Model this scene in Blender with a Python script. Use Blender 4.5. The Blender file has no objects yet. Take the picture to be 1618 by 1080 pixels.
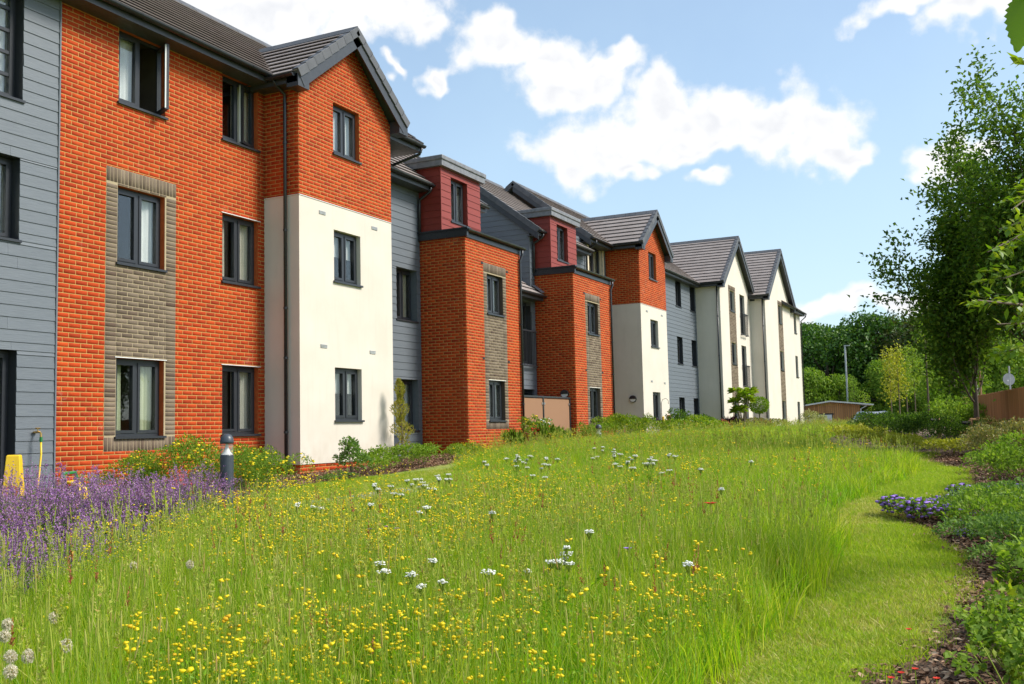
import bpy, math, random
import numpy as np
from mathutils import Vector, Matrix, Euler

random.seed(11)
rng = np.random.default_rng(11)
S = bpy.context.scene
COL = S.collection
R = math.radians

# ------------------------------------------------------------------ camera
# World: X runs along the facade (away from the camera), Y towards the building, Z up; eye at 1.3 m.
FPX, PITCH, ROLL, YAW, CX, CY, EYE = 1587.745, .0816378, -.0223701, .4574743, 806.555, 548.981, 1.3
def cam_axes():
    cy, sy = math.cos(YAW), math.sin(YAW)
    A = np.array([[sy, 0, cy], [-cy, 0, sy], [0, -1, 0]])
    c, s = math.cos(PITCH), math.sin(PITCH)
    P = np.array([[1, 0, 0], [0, c, s], [0, -s, c]])
    c, s = math.cos(ROLL), math.sin(ROLL)
    Q = np.array([[c, -s, 0], [s, c, 0], [0, 0, 1]])
    return (Q @ P @ A.T).T            # rows: world X, Y, Z expressed in (right, down, forward)
DM = cam_axes()
cam = bpy.data.cameras.new('camera'); camo = bpy.data.objects.new('camera', cam); COL.objects.link(camo)
cam.sensor_width = 36; cam.sensor_fit = 'HORIZONTAL'; cam.lens = FPX * 36 / 1618
cam.shift_x = (809 - CX) / 1618; cam.shift_y = (CY - 540) / 1618
cam.clip_start = .05; cam.clip_end = 2000
m = Matrix.Identity(4)
for i in range(3):
    m[i][0], m[i][1], m[i][2] = DM[i, 0], -DM[i, 1], -DM[i, 2]
m[2][3] = EYE
camo.matrix_world = m
S.camera = camo

def ray(px, py): return DM @ np.array([(px - CX) / FPX, (py - CY) / FPX, 1.0])
def at(px, py, d):                    # point at depth d (metres along the axis)
    r = ray(px, py); return np.array([0, 0, EYE]) + r * d
def ground_z(x, y=0):
    x = np.asarray(x, float)
    z = .95 * (1 - np.exp(-(np.maximum(x, 0) / 17) ** 1.6))
    t = np.clip((x - 66) / 5, 0, 1); t = t * t * (3 - 2 * t)
    return z * (1 - t) + .28 * t
def gnd(px, py):
    z = .3
    for _ in range(60):
        r = ray(px, py); k = (z - EYE) / r[2]; p = np.array([0, 0, EYE]) + k * r
        z = .5 * z + .5 * float(ground_z(p[0]))
    return p

# ------------------------------------------------------------------ world, sun, exposure
SUN_TO = Vector((.26, -.74, .80)).normalized()
SUN_EL = math.asin(SUN_TO.z); SUN_ROT = math.atan2(SUN_TO.x, SUN_TO.y)
S.view_settings.view_transform = 'Standard'; S.view_settings.look = 'None'
S.view_settings.exposure = 1.6; S.view_settings.gamma = 1; S.view_settings.use_curve_mapping = False

class NT:
    """small node-tree helper"""
    def __init__(s, tree): s.t = tree; s.n = tree.nodes; s.l = tree.links
    def new(s, typ, **kw):
        n = s.n.new(typ)
        for k, v in kw.items(): setattr(n, k, v)
        return n
    def put(s, sock, v):
        if isinstance(v, bpy.types.NodeSocket): s.l.new(v, sock)
        elif v is not None:
            if hasattr(sock.default_value, '__len__') and not hasattr(v, '__len__'): v = (v,) * len(sock.default_value)
            if hasattr(v, '__len__') and len(sock.default_value) == 4 and len(v) == 3: v = (*v, 1)
            sock.default_value = v
    def math(s, op, a, b=None, c=None, clamp=False):
        n = s.new('ShaderNodeMath', operation=op, use_clamp=clamp)
        s.put(n.inputs[0], a)
        if b is not None: s.put(n.inputs[1], b)
        if c is not None: s.put(n.inputs[2], c)
        return n.outputs[0]
    def vec(s, op, a, b=None, out=0):
        n = s.new('ShaderNodeVectorMath', operation=op)
        s.put(n.inputs[0], a)
        if b is not None: s.put(n.inputs[1], b)
        return n.outputs[out]
    def mix(s, fac, a, b, mode='MIX'):
        n = s.new('ShaderNodeMix', data_type='RGBA', blend_type=mode)
        s.put(n.inputs[0], fac); s.put(n.inputs[6], a); s.put(n.inputs[7], b)
        return n.outputs[2]
    def rng(s, v, a, b, c=0, d=1, smooth=False):
        n = s.new('ShaderNodeMapRange'); n.interpolation_type = 'SMOOTHSTEP' if smooth else 'LINEAR'
        s.put(n.inputs[0], v)
        for i, x in enumerate((a, b, c, d)): s.put(n.inputs[1 + i], x)
        return n.outputs[0]
    def noise(s, vec, scale, detail=4, rough=.55, out=0, dist=0):
        n = s.new('ShaderNodeTexNoise'); s.put(n.inputs['Vector'], vec)
        n.inputs['Scale'].default_value = scale; n.inputs['Detail'].default_value = detail
        n.inputs['Roughness'].default_value = rough; n.inputs['Distortion'].default_value = dist
        return n.outputs[out]

W = bpy.data.worlds.new('World'); S.world = W; W.use_nodes = True
def build_world():
    t = NT(W.node_tree); t.n.clear()
    out = t.new('ShaderNodeOutputWorld'); bg = t.new('ShaderNodeBackground')
    sky = t.new('ShaderNodeTexSky', sky_type='NISHITA', sun_disc=False)
    sky.sun_elevation = SUN_EL; sky.sun_rotation = SUN_ROT
    sky.air_density = 1.0; sky.dust_density = 1.2; sky.ozone_density = 1.6; sky.altitude = 50
    co = t.new('ShaderNodeTexCoord').outputs['Generated']
    d = t.vec('NORMALIZE', co)
    sp = t.new('ShaderNodeSeparateXYZ'); t.put(sp.inputs[0], d)
    az = t.math('ARCTAN2', sp.outputs[1], sp.outputs[0]); el = t.math('ARCSINE', sp.outputs[2])
    pos = t.new('ShaderNodeCombineXYZ'); t.put(pos.inputs[0], az); t.put(pos.inputs[1], el)
    P = pos.outputs[0]
    wn = t.noise(P, 11, 3, .6, out=1)
    warp = t.vec('SCALE', t.vec('SUBTRACT', wn, (.5, .5, .5)))
    warp.node.inputs['Scale'].default_value = .125
    PW = t.vec('ADD', P, warp)
    # cumulus: centre and half-size as seen over the site (azimuth, elevation); sizes from image degrees
    blobs = [(330, -40, 130, 70), (450, 0, 150, 75), (600, 10, 115, 62), (665, 32, 46, 34), (540, 45, 90, 50),
             (800, 85, 78, 52), (870, 120, 88, 62), (940, 140, 62, 44), (960, 105, 40, 26), (905, 248, 95, 42), (980, 225, 90, 58),
             (1000, 270, 40, 24), (1060, 180, 92, 62), (1150, 165, 100, 66), (1245, 200, 105, 52), (1325, 220, 52, 28), (1130, 225, 150, 32),
             (1492, 232, 46, 40), (1540, 245, 40, 30), (1430, 0, 95, 28), (1535, 28, 70, 36),
             (1125, 286, 40, 17), (712, 130, 27, 22), (640, 128, 28, 14),
             (1300, 484, 62, 22), (1375, 478, 56, 26), (1445, 482, 56, 28), (1530, 500, 90, 26), (1230, 505, 60, 20)]
    field = None
    for (bx, by, rx, ry) in blobs:
        v = ray(bx, by); v = v / np.linalg.norm(v)
        a, e = math.atan2(v[1], v[0]), math.asin(v[2])
        k = 1.30
        q = t.vec('SUBTRACT', PW, (a, e, 0)); q = t.vec('MULTIPLY', q, (FPX / (rx * k) * .98, FPX / (ry * k) * .98, 0))
        ln = t.vec('LENGTH', q, out=1)
        b = t.math('SUBTRACT', 1.0, ln)
        field = b if field is None else t.math('SMOOTH_MAX', field, b, .12)
    # outside the photographed part the same kind of cumulus goes on
    big = t.noise(P, 3.2, 2, .5)
    elm = t.rng(el, .02, .25)
    other = t.math('MULTIPLY', t.rng(big, .50, .68, -.4, .7), elm)
    da = t.math('ABSOLUTE', t.math('SUBTRACT', az, .02))
    a_left = t.rng(az, 1.0, 1.2); a_right = t.rng(az, -.10, -.30)
    e_up = t.rng(el, .46, .6)
    outm = t.math('MAXIMUM', t.math('MAXIMUM', a_left, a_right), e_up)
    other = t.math('SUBTRACT', t.math('MULTIPLY', t.math('ADD', other, 1), outm), 1)
    field = t.math('MAXIMUM', field, other)
    n1 = t.noise(P, 19, 7, .56); n2 = t.noise(P, 85, 4, .6)
    PU = t.vec('ADD', P, (-.012, .026, 0)); n1s = t.noise(P, 15, 3, .5); n1u = t.noise(PU, 15, 3, .5)
    dens = t.math('ADD', field, t.math('MULTIPLY', t.math('SUBTRACT', n1, .5), 1.15))
    dens = t.math('ADD', dens, t.math('MULTIPLY', t.math('SUBTRACT', n2, .5), .34))
    alpha = t.rng(dens, .12, .62, 0, 1, True)
    rel = t.math('SUBTRACT', n1s, n1u)
    shade = t.rng(rel, -.12, .09, 0, 1, True)
    thick = t.rng(dens, .40, 1.2, 0, 1, True)
    lit = t.math('MAXIMUM', shade, t.math('SUBTRACT', 1.0, thick))
    ccol = t.mix(lit, (.285, .292, .308, 1), (.355, .355, .355, 1))
    # thin high haze whitening low sky
    skyc = t.mix(1, sky.outputs[0], (.068, .068, .068, 1), 'MULTIPLY')
    veil = t.math('ADD', t.rng(el, .42, .0, .30, .62), t.math('MULTIPLY', t.math('SUBTRACT', t.noise(P, 5, 4, .6), .5), .25))
    skyc = t.mix(veil, skyc, (.235, .315, .365, 1))
    col = t.mix(alpha, skyc, ccol)
    t.put(bg.inputs[0], col); bg.inputs[1].default_value = 1.0
    t.l.new(bg.outputs[0], out.inputs[0])
build_world()
W.cycles.sampling_method = 'MANUAL'; W.cycles.sample_map_resolution = 512
S.cycles.max_bounces = 5; S.cycles.diffuse_bounces = 3; S.cycles.glossy_bounces = 2; S.cycles.transmission_bounces = 3; S.cycles.transparent_max_bounces = 8

sun = bpy.data.lights.new('sun', 'SUN'); suno = bpy.data.objects.new('sun', sun); COL.objects.link(suno)
sun.energy = 1.8; sun.angle = R(18); sun.color = (1, .95, .86)
suno.rotation_euler = SUN_TO.to_track_quat('Z', 'Y').to_euler()
suno.location = (0, -20, 40)

# ------------------------------------------------------------------ materials
MATS = {}
def mat_new(name):
    mt = bpy.data.materials.new(name); mt.use_nodes = True
    t = NT(mt.node_tree); t.n.clear()
    out = t.new('ShaderNodeOutputMaterial'); p = t.new('ShaderNodeBsdfPrincipled')
    t.l.new(p.outputs[0], out.inputs[0]); MATS[name] = mt
    return mt, t, p, out
def objco(t): return t.new('ShaderNodeNewGeometry').outputs['Position']
def rnd_of(t):                        # per-piece random: face attribute plus object random
    a = t.new('ShaderNodeAttribute', attribute_name='rnd').outputs['Fac']
    o = t.new('ShaderNodeObjectInfo').outputs['Random']
    return t.math('FRACT', t.math('ADD', a, o))
def bump(t, p, h, dist=.01, st=.5):
    b = t.new('ShaderNodeBump'); b.inputs['Strength'].default_value = st; b.inputs['Distance'].default_value = dist
    t.put(b.inputs['Height'], h); t.l.new(b.outputs[0], p.inputs['Normal'])
def ramp(t, fac, stops):
    r = t.new('ShaderNodeValToRGB'); e = r.color_ramp.elements
    while len(e) < len(stops): e.new(.5)
    for i, (x, c) in enumerate(stops): e[i].position = x; e[i].color = (*c, 1)
    t.put(r.inputs[0], fac); return r.outputs[0]
def plain(name, col, rough=.5, var=.12, scale=6, metal=0, bmp=0, spec=.5):
    mt, t, p, o = mat_new(name)
    n = t.noise(objco(t), scale, 5)
    c2 = tuple(c * (1 - var) for c in col); c1 = tuple(min(1, c * (1 + var)) for c in col)
    t.put(p.inputs['Base Color'], ramp(t, n, [(.3, c2), (.7, c1)]))
    p.inputs['Metallic'].default_value = metal; p.inputs['Specular IOR Level'].default_value = spec
    t.put(p.inputs['Roughness'], t.rng(t.noise(objco(t), scale * 3, 3), .3, .7, rough - .07, rough + .07))
    if bmp: bump(t, p, t.noise(objco(t), scale * 20, 3), bmp)
    return mt
def brick_mat(name, stops, eff=.0):
    mt, t, p, o = mat_new(name)
    r = rnd_of(t); pos = objco(t)
    c = ramp(t, r, stops)
    n = t.noise(pos, 60, 4, .65)
    c = t.mix(t.rng(n, .35, .75, 0, .35), c, tuple(x * .6 for x in stops[1][1]))
    big = t.noise(pos, .55, 4, .6)
    c = t.mix(t.rng(big, .42, .70, 0, .30), c, tuple(x * .72 for x in stops[1][1]))
    if eff:
        e = t.math('MULTIPLY', t.rng(t.noise(pos, 1.7, 5, .7), .60, .78), t.rng(t.noise(pos, 35, 3), .45, .65))
        c = t.mix(t.math('MULTIPLY', e, eff), c, (.62, .50, .38))
    t.put(p.inputs['Base Color'], c); p.inputs['Roughness'].default_value = .85; p.inputs['Specular IOR Level'].default_value = .25
    bump(t, p, t.noise(pos, 180, 4, .7), .004, .6)
    return mt
brick_mat('red_brick', [(0, (.30, .030, .005)), (.2, (.38, .038, .005)), (.6, (.455, .048, .006)), (.88, (.50, .064, .008)), (1, (.32, .027, .005))], .45)
brick_mat('tan_brick', [(0, (.098, .070, .050)), (.3, (.145, .108, .076)), (.6, (.180, .138, .098)), (.85, (.225, .172, .122)), (1, (.088, .054, .040))], .15)
plain('mortar', (.45, .265, .080), .95, .14, 5, bmp=.004)
plain('tan_mortar', (.36, .29, .18), .95, .12, 5, bmp=.004)
plain('brick_reveal', (.46, .085, .014), .9, .2, 14, bmp=.004)

def render_mat():
    mt, t, p, o = mat_new('white_render')
    pos = objco(t)
    c = ramp(t, t.noise(pos, 1.2, 5), [(.3, (.60, .545, .465)), (.7, (.66, .60, .52))])
    st = t.new('ShaderNodeMapping'); t.put(st.inputs[0], pos); st.inputs['Scale'].default_value = (5, 5, .35)
    streak = t.noise(st.outputs[0], 2.2, 5, .65)
    c = t.mix(t.rng(streak, .52, .8, 0, .26), c, (.48, .42, .35))
    z = t.new('ShaderNodeSeparateXYZ'); t.put(z.inputs[0], pos)
    low = t.math('MULTIPLY', t.rng(z.outputs[2], 1.5, .8, 0, .4), t.rng(t.noise(pos, 4, 4), .4, .65))
    c = t.mix(low, c, (.50, .43, .34))
    t.put(p.inputs['Base Color'], c); p.inputs['Roughness'].default_value = .92; p.inputs['Specular IOR Level'].default_value = .2
    bump(t, p, t.noise(pos, 260, 2), .003, .4)
render_mat()
def clad_mat(name, c0, c1):
    mt, t, p, o = mat_new(name)
    pos = objco(t); r = rnd_of(t)
    g = t.new('ShaderNodeMapping'); t.put(g.inputs[0], pos); g.inputs['Scale'].default_value = (1.6, 1.6, 28)
    gr = t.noise(g.outputs[0], 2.5, 6, .6, dist=.6)
    c = t.mix(t.rng(gr, .3, .7), c0, c1)
    c = t.mix(t.math('MULTIPLY', r, .14), c, tuple(x * 1.35 for x in c1))
    t.put(p.inputs['Base Color'], c); p.inputs['Roughness'].default_value = .55
    bump(t, p, gr, .006, .55)
clad_mat('grey_cladding', (.100, .117, .136), (.132, .150, .170))
clad_mat('red_cladding', (.190, .022, .013), (.235, .029, .016))
plain('dark_backing', (.030, .034, .040), .8)
plain('frame_grey', (.026, .029, .035), .38, .1, 20)
plain('trim_grey', (.040, .044, .052), .45, .15, 8)
plain('gutter_black', (.020, .022, .026), .32, .12, 10)
plain('soffit_grey', (.055, .058, .064), .5, .1, 6)
plain('zinc_coping', (.175, .175, .185), .45, .25, 7, bmp=.004)
plain('roof_membrane', (.12, .12, .12), .8)
plain('white_upvc', (.72, .72, .70), .35, .05)
plain('cream_frame', (.72, .62, .46), .5, .08)
plain('room_wall', (.16, .135, .105), .9, .2, 2)
plain('pine_wood', (.50, .24, .09), .7, .3, 9, bmp=.01)
plain('grey_stone', (.38, .36, .33), .8, .2, 12, bmp=.006)
plain('plastic_black', (.02, .021, .024), .4)
plain('brass', (.55, .36, .12), .35, .1, 9, metal=1)
plain('steel', (.50, .51, .52), .35, .1, 9, metal=.8)
plain('yellow_plastic', (.80, .52, .02), .4, .08)
plain('green_plastic', (.02, .20, .05), .4)
plain('red_plastic', (.50, .03, .02), .4)
plain('navy_print', (.02, .03, .09), .5)
plain('bollard_grey', (.045, .055, .070), .42, .15, 9)
plain('galvanised', (.42, .43, .43), .5, .15, 6, metal=.3)
plain('pole_green', (.34, .40, .30), .6)
plain('white_roofing', (.66, .64, .58), .6, .08)
plain('terracotta', (.45, .17, .08), .8)
plain('sign_back', (.34, .35, .36), .5)
plain('rubber', (.015, .015, .016), .7)
plain('car_silver', (.38, .38, .40), .3, .05, 3, metal=.5)
plain('car_glass', (.02, .024, .03), .12, .1, 3)
def wood_mat(name, c0, c1, zs=.6):
    mt, t, p, o = mat_new(name); pos = objco(t); r = rnd_of(t)
    g = t.new('ShaderNodeMapping'); t.put(g.inputs[0], pos); g.inputs['Scale'].default_value = (14, 14, zs)
    n = t.noise(g.outputs[0], 3, 5, .6, dist=.8)
    c = t.mix(t.rng(n, .3, .72), c0, c1); c = t.mix(t.math('MULTIPLY', r, .5), c, tuple(x * .55 for x in c0))
    t.put(p.inputs['Base Color'], c); p.inputs['Roughness'].default_value = .8; bump(t, p, n, .008, .4)
wood_mat('fence_wood', (.38, .16, .055), (.56, .28, .11))
wood_mat('shed_wood', (.44, .19, .06), (.60, .30, .11))
wood_mat('stake_wood', (.36, .19, .08), (.50, .30, .14))
wood_mat('bark', (.10, .072, .045), (.19, .145, .095), 1.5)

def tile_mat():
    mt, t, p, o = mat_new('roof_tile')
    pos = objco(t); r = rnd_of(t)
    c = ramp(t, t.noise(pos, 2.2, 5, .6), [(.3, (.235, .195, .178)), (.7, (.32, .275, .255))])
    c = t.mix(t.math('MULTIPLY', r, .25), c, (.11, .09, .08))
    li = t.math('MULTIPLY', t.rng(t.noise(pos, 26, 4, .7), .62, .72), .35)
    c = t.mix(li, c, (.30, .28, .22))
    t.put(p.inputs['Base Color'], c); p.inputs['Roughness'].default_value = .72
    bump(t, p, t.noise(pos, 90, 4), .004, .5)
tile_mat()
def ridge_mat():
    mt, t, p, o = mat_new('dark_tile'); pos = objco(t); r = rnd_of(t)
    c = ramp(t, t.noise(pos, 5, 5, .6), [(.3, (.052, .055, .062)), (.7, (.092, .095, .104))])
    c = t.mix(t.math('MULTIPLY', r, .4), c, (.13, .13, .14))
    t.put(p.inputs['Base Color'], c); p.inputs['Roughness'].default_value = .6
ridge_mat()

def glass_mat(name, tint=(1, 1, 1), refl=.16, body=None, bodymix=0, k=1.0):
    mt, t, p, o = mat_new(name); t.n.remove(p)
    tr = t.new('ShaderNodeBsdfTransparent'); tr.inputs[0].default_value = (*tint, 1)
    gl = t.new('ShaderNodeBsdfGlossy'); gl.inputs['Roughness'].default_value = .015; gl.inputs[0].default_value = (.95, .97, 1, 1)
    bump_n = t.new('ShaderNodeBump'); bump_n.inputs['Strength'].default_value = .08; bump_n.inputs['Distance'].default_value = .02
    t.put(bump_n.inputs['Height'], t.noise(objco(t), 2.0, 1)); t.l.new(bump_n.outputs[0], gl.inputs['Normal'])
    fr = t.new('ShaderNodeFresnel'); fr.inputs[0].default_value = 1.5
    facing = t.math('SUBTRACT', 1.0, t.new('ShaderNodeNewGeometry').outputs['Backfacing'])     # only the outer face of the pane mirrors
    fac = t.math('MULTIPLY', t.math('ADD', t.math('MULTIPLY', fr.outputs[0], k), refl, clamp=True), facing)
    mx = t.new('ShaderNodeMixShader'); t.l.new(fac, mx.inputs[0]); 
    base = tr
    if body:
        df = t.new('ShaderNodeBsdfDiffuse'); df.inputs[0].default_value = (*body, 1)
        m2 = t.new('ShaderNodeMixShader'); m2.inputs[0].default_value = bodymix
        t.l.new(tr.outputs[0], m2.inputs[1]); t.l.new(df.outputs[0], m2.inputs[2]); base = m2
    t.l.new(base.outputs[0], mx.inputs[1]); t.l.new(gl.outputs[0], mx.inputs[2])
    t.l.new(mx.outputs[0], o.inputs[0])
glass_mat('glass', (.90, .91, .90), .10, k=1.2)
glass_mat('lamp_glass', (.9, .9, .9), .02, (.7, .7, .7), .15, k=.6)
glass_mat('bronze_glass', (.55, .42, .33), .0, (.36, .21, .13), .82, k=.10)
def cloth(name, col, tl=.3):
    mt, t, p, o = mat_new(name)
    t.put(p.inputs['Base Color'], ramp(t, t.noise(objco(t), 3, 3), [(.3, tuple(c * .88 for c in col)), (.7, col)]))
    p.inputs['Roughness'].default_value = .9
cloth('curtain_cream', (.74, .70, .60)); cloth('curtain_white', (.86, .86, .84)); cloth('curtain_green', (.58, .62, .42)); cloth('blind_tan', (.62, .54, .40))

def leaf_mat(name, stops, trans=.35, rough=.5, scale=1.2, spec=.35):
    mt, t, p, o = mat_new(name)
    r = rnd_of(t); pos = objco(t)
    c = ramp(t, r, stops)
    c = t.mix(t.rng(t.noise(pos, scale, 3), .35, .65, 0, .35), c, stops[0][1])
    t.put(p.inputs['Base Color'], c); p.inputs['Roughness'].default_value = rough; p.inputs['Specular IOR Level'].default_value = spec
    tl = t.new('ShaderNodeBsdfTranslucent'); tc = t.mix(1, c, (1.25, 1.35, .6, 1), 'MULTIPLY'); t.put(tl.inputs[0], tc)
    mx = t.new('ShaderNodeMixShader'); mx.inputs[0].default_value = trans
    t.l.new(p.outputs[0], mx.inputs[1]); t.l.new(tl.outputs[0], mx.inputs[2]); t.l.new(mx.outputs[0], o.inputs[0])
    return mt
leaf_mat('meadow_blade', [(0, (.21, .34, .012)), (.32, (.33, .45, .015)), (.60, (.44, .52, .022)), (.82, (.53, .54, .06)), (1, (.60, .52, .18))], .5, .5, .45)
leaf_mat('meadow_blade_dark', [(0, (.15, .32, .012)), (.5, (.24, .43, .014)), (1, (.33, .50, .020))], .5, .5, .45)
leaf_mat('lawn_blade', [(0, (.22, .34, .020)), (.5, (.32, .43, .026)), (.85, (.43, .48, .045)), (1, (.56, .50, .15))], .5, .55, .9)
leaf_mat('dry_blade', [(0, (.34, .36, .05)), (.5, (.50, .46, .12)), (1, (.60, .52, .22))], .3, .7)
leaf_mat('seed_head', [(0, (.38, .45, .06)), (.5, (.47, .50, .09)), (.85, (.54, .49, .18)), (1, (.50, .33, .12))], .4, .8)
leaf_mat('yellow_petal', [(0, (.80, .60, .008)), (.5, (.86, .68, .010)), (.85, (.86, .72, .02)), (1, (.75, .40, .01))], .25, .5)
leaf_mat('white_petal', [(0, (.78, .77, .74)), (1, (.90, .89, .87))], .2, .7)
leaf_mat('clock_fluff', [(0, (.62, .55, .47)), (1, (.78, .70, .62))], .3, .9)
leaf_mat('purple_petal', [(0, (.26, .10, .34)), (.5, (.38, .18, .44)), (.8, (.50, .28, .52)), (1, (.34, .20, .20))], .2, .7)
leaf_mat('violet_petal', [(0, (.30, .16, .62)), (1, (.45, .28, .78))], .25, .6)
leaf_mat('red_petal', [(0, (.62, .03, .015)), (1, (.78, .06, .02))], .25, .5)
leaf_mat('pink_petal', [(0, (.62, .25, .22)), (1, (.75, .5, .4))], .25, .5)
leaf_mat('leaf_deep', [(0, (.032, .072, .012)), (.5, (.060, .122, .016)), (.85, (.115, .20, .024)), (1, (.20, .29, .035))], .45, .6, .5, .15)
leaf_mat('leaf_tree', [(0, (.055, .115, .016)), (.5, (.10, .185, .022)), (.85, (.17, .26, .032)), (1, (.26, .34, .05))], .45, .6, .6, .15)
leaf_mat('leaf_wood', [(0, (.030, .085, .012)), (.4, (.060, .145, .015)), (.8, (.10, .205, .020)), (1, (.16, .26, .028))], .30, .5, .22)
leaf_mat('leaf_olive', [(0, (.035, .050, .014)), (.5, (.070, .090, .020)), (.85, (.11, .125, .028)), (1, (.16, .13, .04))], .30, .5, .3)
leaf_mat('leaf_mid', [(0, (.11, .20, .022)), (.5, (.18, .29, .030)), (.85, (.26, .37, .042)), (1, (.36, .43, .07))], .4, .6, 1, .15)
leaf_mat('leaf_bright', [(0, (.12, .22, .012)), (.5, (.20, .30, .018)), (1, (.36, .40, .03))], .4, .45, 1)
leaf_mat('leaf_lime', [(0, (.24, .27, .02)), (.5, (.38, .38, .03)), (1, (.52, .48, .07))], .4, .5, 1)
leaf_mat('leaf_varieg', [(0, (.16, .20, .05)), (.5, (.36, .36, .14)), (1, (.55, .50, .28))], .3, .5, 1)
leaf_mat('leaf_bronze', [(0, (.11, .13, .03)), (.4, (.21, .22, .055)), (.8, (.36, .32, .11)), (1, (.46, .27, .13))], .3, .45, 1)
leaf_mat('leaf_blue', [(0, (.090, .18, .038)), (.5, (.145, .25, .055)), (1, (.25, .36, .10))], .35, .6, 1, .15)
leaf_mat('leaf_conifer', [(0, (.26, .27, .03)), (.5, (.38, .36, .05)), (1, (.48, .34, .08))], .25, .6, 1)
leaf_mat('leaf_darkred', [(0, (.030, .010, .014)), (1, (.075, .02, .03))], .2, .4, 1)
leaf_mat('stem_green', [(0, (.26, .38, .03)), (1, (.40, .48, .07))], .2, .6)
leaf_mat('catmint_stem', [(0, (.14, .17, .07)), (1, (.22, .22, .12))], .1, .6)
leaf_mat('sorrel_red', [(0, (.36, .11, .05)), (1, (.52, .22, .09))], .2, .7)

def ground_mats():
    mt, t, p, o = mat_new('meadow_soil'); pos = objco(t)
    n = t.noise(pos, 1.1, 6, .6); n2 = t.noise(pos, 14, 5, .65)
    c = t.mix(t.rng(n, .35, .65), (.16, .22, .025), (.26, .29, .045)); c = t.mix(t.rng(n2, .5, .75, 0, .6), c, (.14, .11, .045))
    t.put(p.inputs['Base Color'], c); p.inputs['Roughness'].default_value = .95; bump(t, p, n2, .03, .6)
    mt, t, p, o = mat_new('mown_turf'); pos = objco(t)
    n = t.noise(pos, .9, 5, .65); n2 = t.noise(pos, 40, 4, .7)
    c = t.mix(t.rng(n, .38, .62), (.20, .30, .025), (.34, .38, .06))
    c = t.mix(t.rng(n2, .5, .75, 0, .6), c, (.26, .25, .09))
    t.put(p.inputs['Base Color'], c); p.inputs['Roughness'].default_value = .95; bump(t, p, n2, .02, .8)
    mt, t, p, o = mat_new('bark_mulch'); pos = objco(t)
    v = t.new('ShaderNodeTexVoronoi'); t.put(v.inputs['Vector'], pos); v.inputs['Scale'].default_value = 38
    c = ramp(t, t.math('FRACT', t.math('MULTIPLY', v.outputs['Color'], 3.7)), [(0, (.045, .024, .014)), (.5, (.11, .060, .034)), (.85, (.22, .13, .08)), (1, (.36, .25, .17))])
    t.put(p.inputs['Base Color'], c); p.inputs['Roughness'].default_value = .9; bump(t, p, v.outputs['Distance'], .03, 1)
    mt, t, p, o = mat_new('mulch_chip'); r = rnd_of(t)
    t.put(p.inputs['Base Color'], ramp(t, r, [(0, (.07, .032, .016)), (.5, (.19, .095, .048)), (.85, (.36, .20, .115)), (1, (.56, .40, .27))])); p.inputs['Roughness'].default_value = .85
    mt, t, p, o = mat_new('paving'); pos = objco(t)
    c = ramp(t, t.noise(pos, 6, 6, .65), [(.3, (.20, .19, .17)), (.7, (.31, .30, .27))])
    t.put(p.inputs['Base Color'], c); p.inputs['Roughness'].default_value = .9; bump(t, p, t.noise(pos, 60, 4), .006, .5)
    mt, t, p, o = mat_new('asphalt'); pos = objco(t)
    t.put(p.inputs['Base Color'], ramp(t, t.noise(pos, 8, 6, .7), [(.3, (.045, .045, .047)), (.7, (.075, .074, .072))])); p.inputs['Roughness'].default_value = .9
ground_mats()
M = MATS

# ------------------------------------------------------------------ mesh helpers
def link(name, me, parent=None):
    o = bpy.data.objects.new(name, me); COL.objects.link(o)
    if parent is not None: o.parent = parent
    return o
def tag(o, label=None, cat=None, group=None, kind=None):
    if label: o['label'] = label
    if cat: o['category'] = cat
    if group: o['group'] = group
    if kind: o['kind'] = kind
    return o
def empty(name, loc=(0, 0, 0)):
    o = bpy.data.objects.new(name, None); COL.objects.link(o); o.location = loc; o.empty_display_size = .2
    return o
def np_mesh(name, V, Fc, mats, mi=None, rnd=None, smooth=False):
    """V (n,3), Fc list of index arrays (k,3) / (k,4); per-face material index and random"""
    me = bpy.data.meshes.new(name)
    V = np.asarray(V, np.float32); me.vertices.add(len(V)); me.vertices.foreach_set('co', V.ravel())
    Fc = [np.asarray(f, np.int32) for f in Fc if len(f)]
    tot = np.concatenate([np.full(len(f), f.shape[1], np.int32) for f in Fc]); idx = np.concatenate([f.ravel() for f in Fc])
    me.loops.add(len(idx)); me.loops.foreach_set('vertex_index', idx)
    me.polygons.add(len(tot)); st = np.concatenate([[0], np.cumsum(tot)[:-1]]).astype(np.int32)
    me.polygons.foreach_set('loop_start', st); me.polygons.foreach_set('loop_total', tot)
    for x in mats: me.materials.append(x)
    if mi is not None: me.polygons.foreach_set('material_index', np.asarray(mi, np.int32))
    if rnd is not None:
        a = me.attributes.new('rnd', 'FLOAT', 'FACE'); a.data.foreach_set('value', np.asarray(rnd, np.float32))
    if smooth: me.polygons.foreach_set('use_smooth', np.ones(len(tot), bool))
    me.update(calc_edges=True)
    return me

ID = lambda u, w, z: (u, w, z)
def front(Y): return lambda u, w, z: (u, Y - w, z)      # faces the meadow (-Y); u = X, w = outwards
def left(X): return lambda u, w, z: (X - w, u, z)       # faces -X; u = Y
def right(X): return lambda u, w, z: (X + w, u, z)

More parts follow.
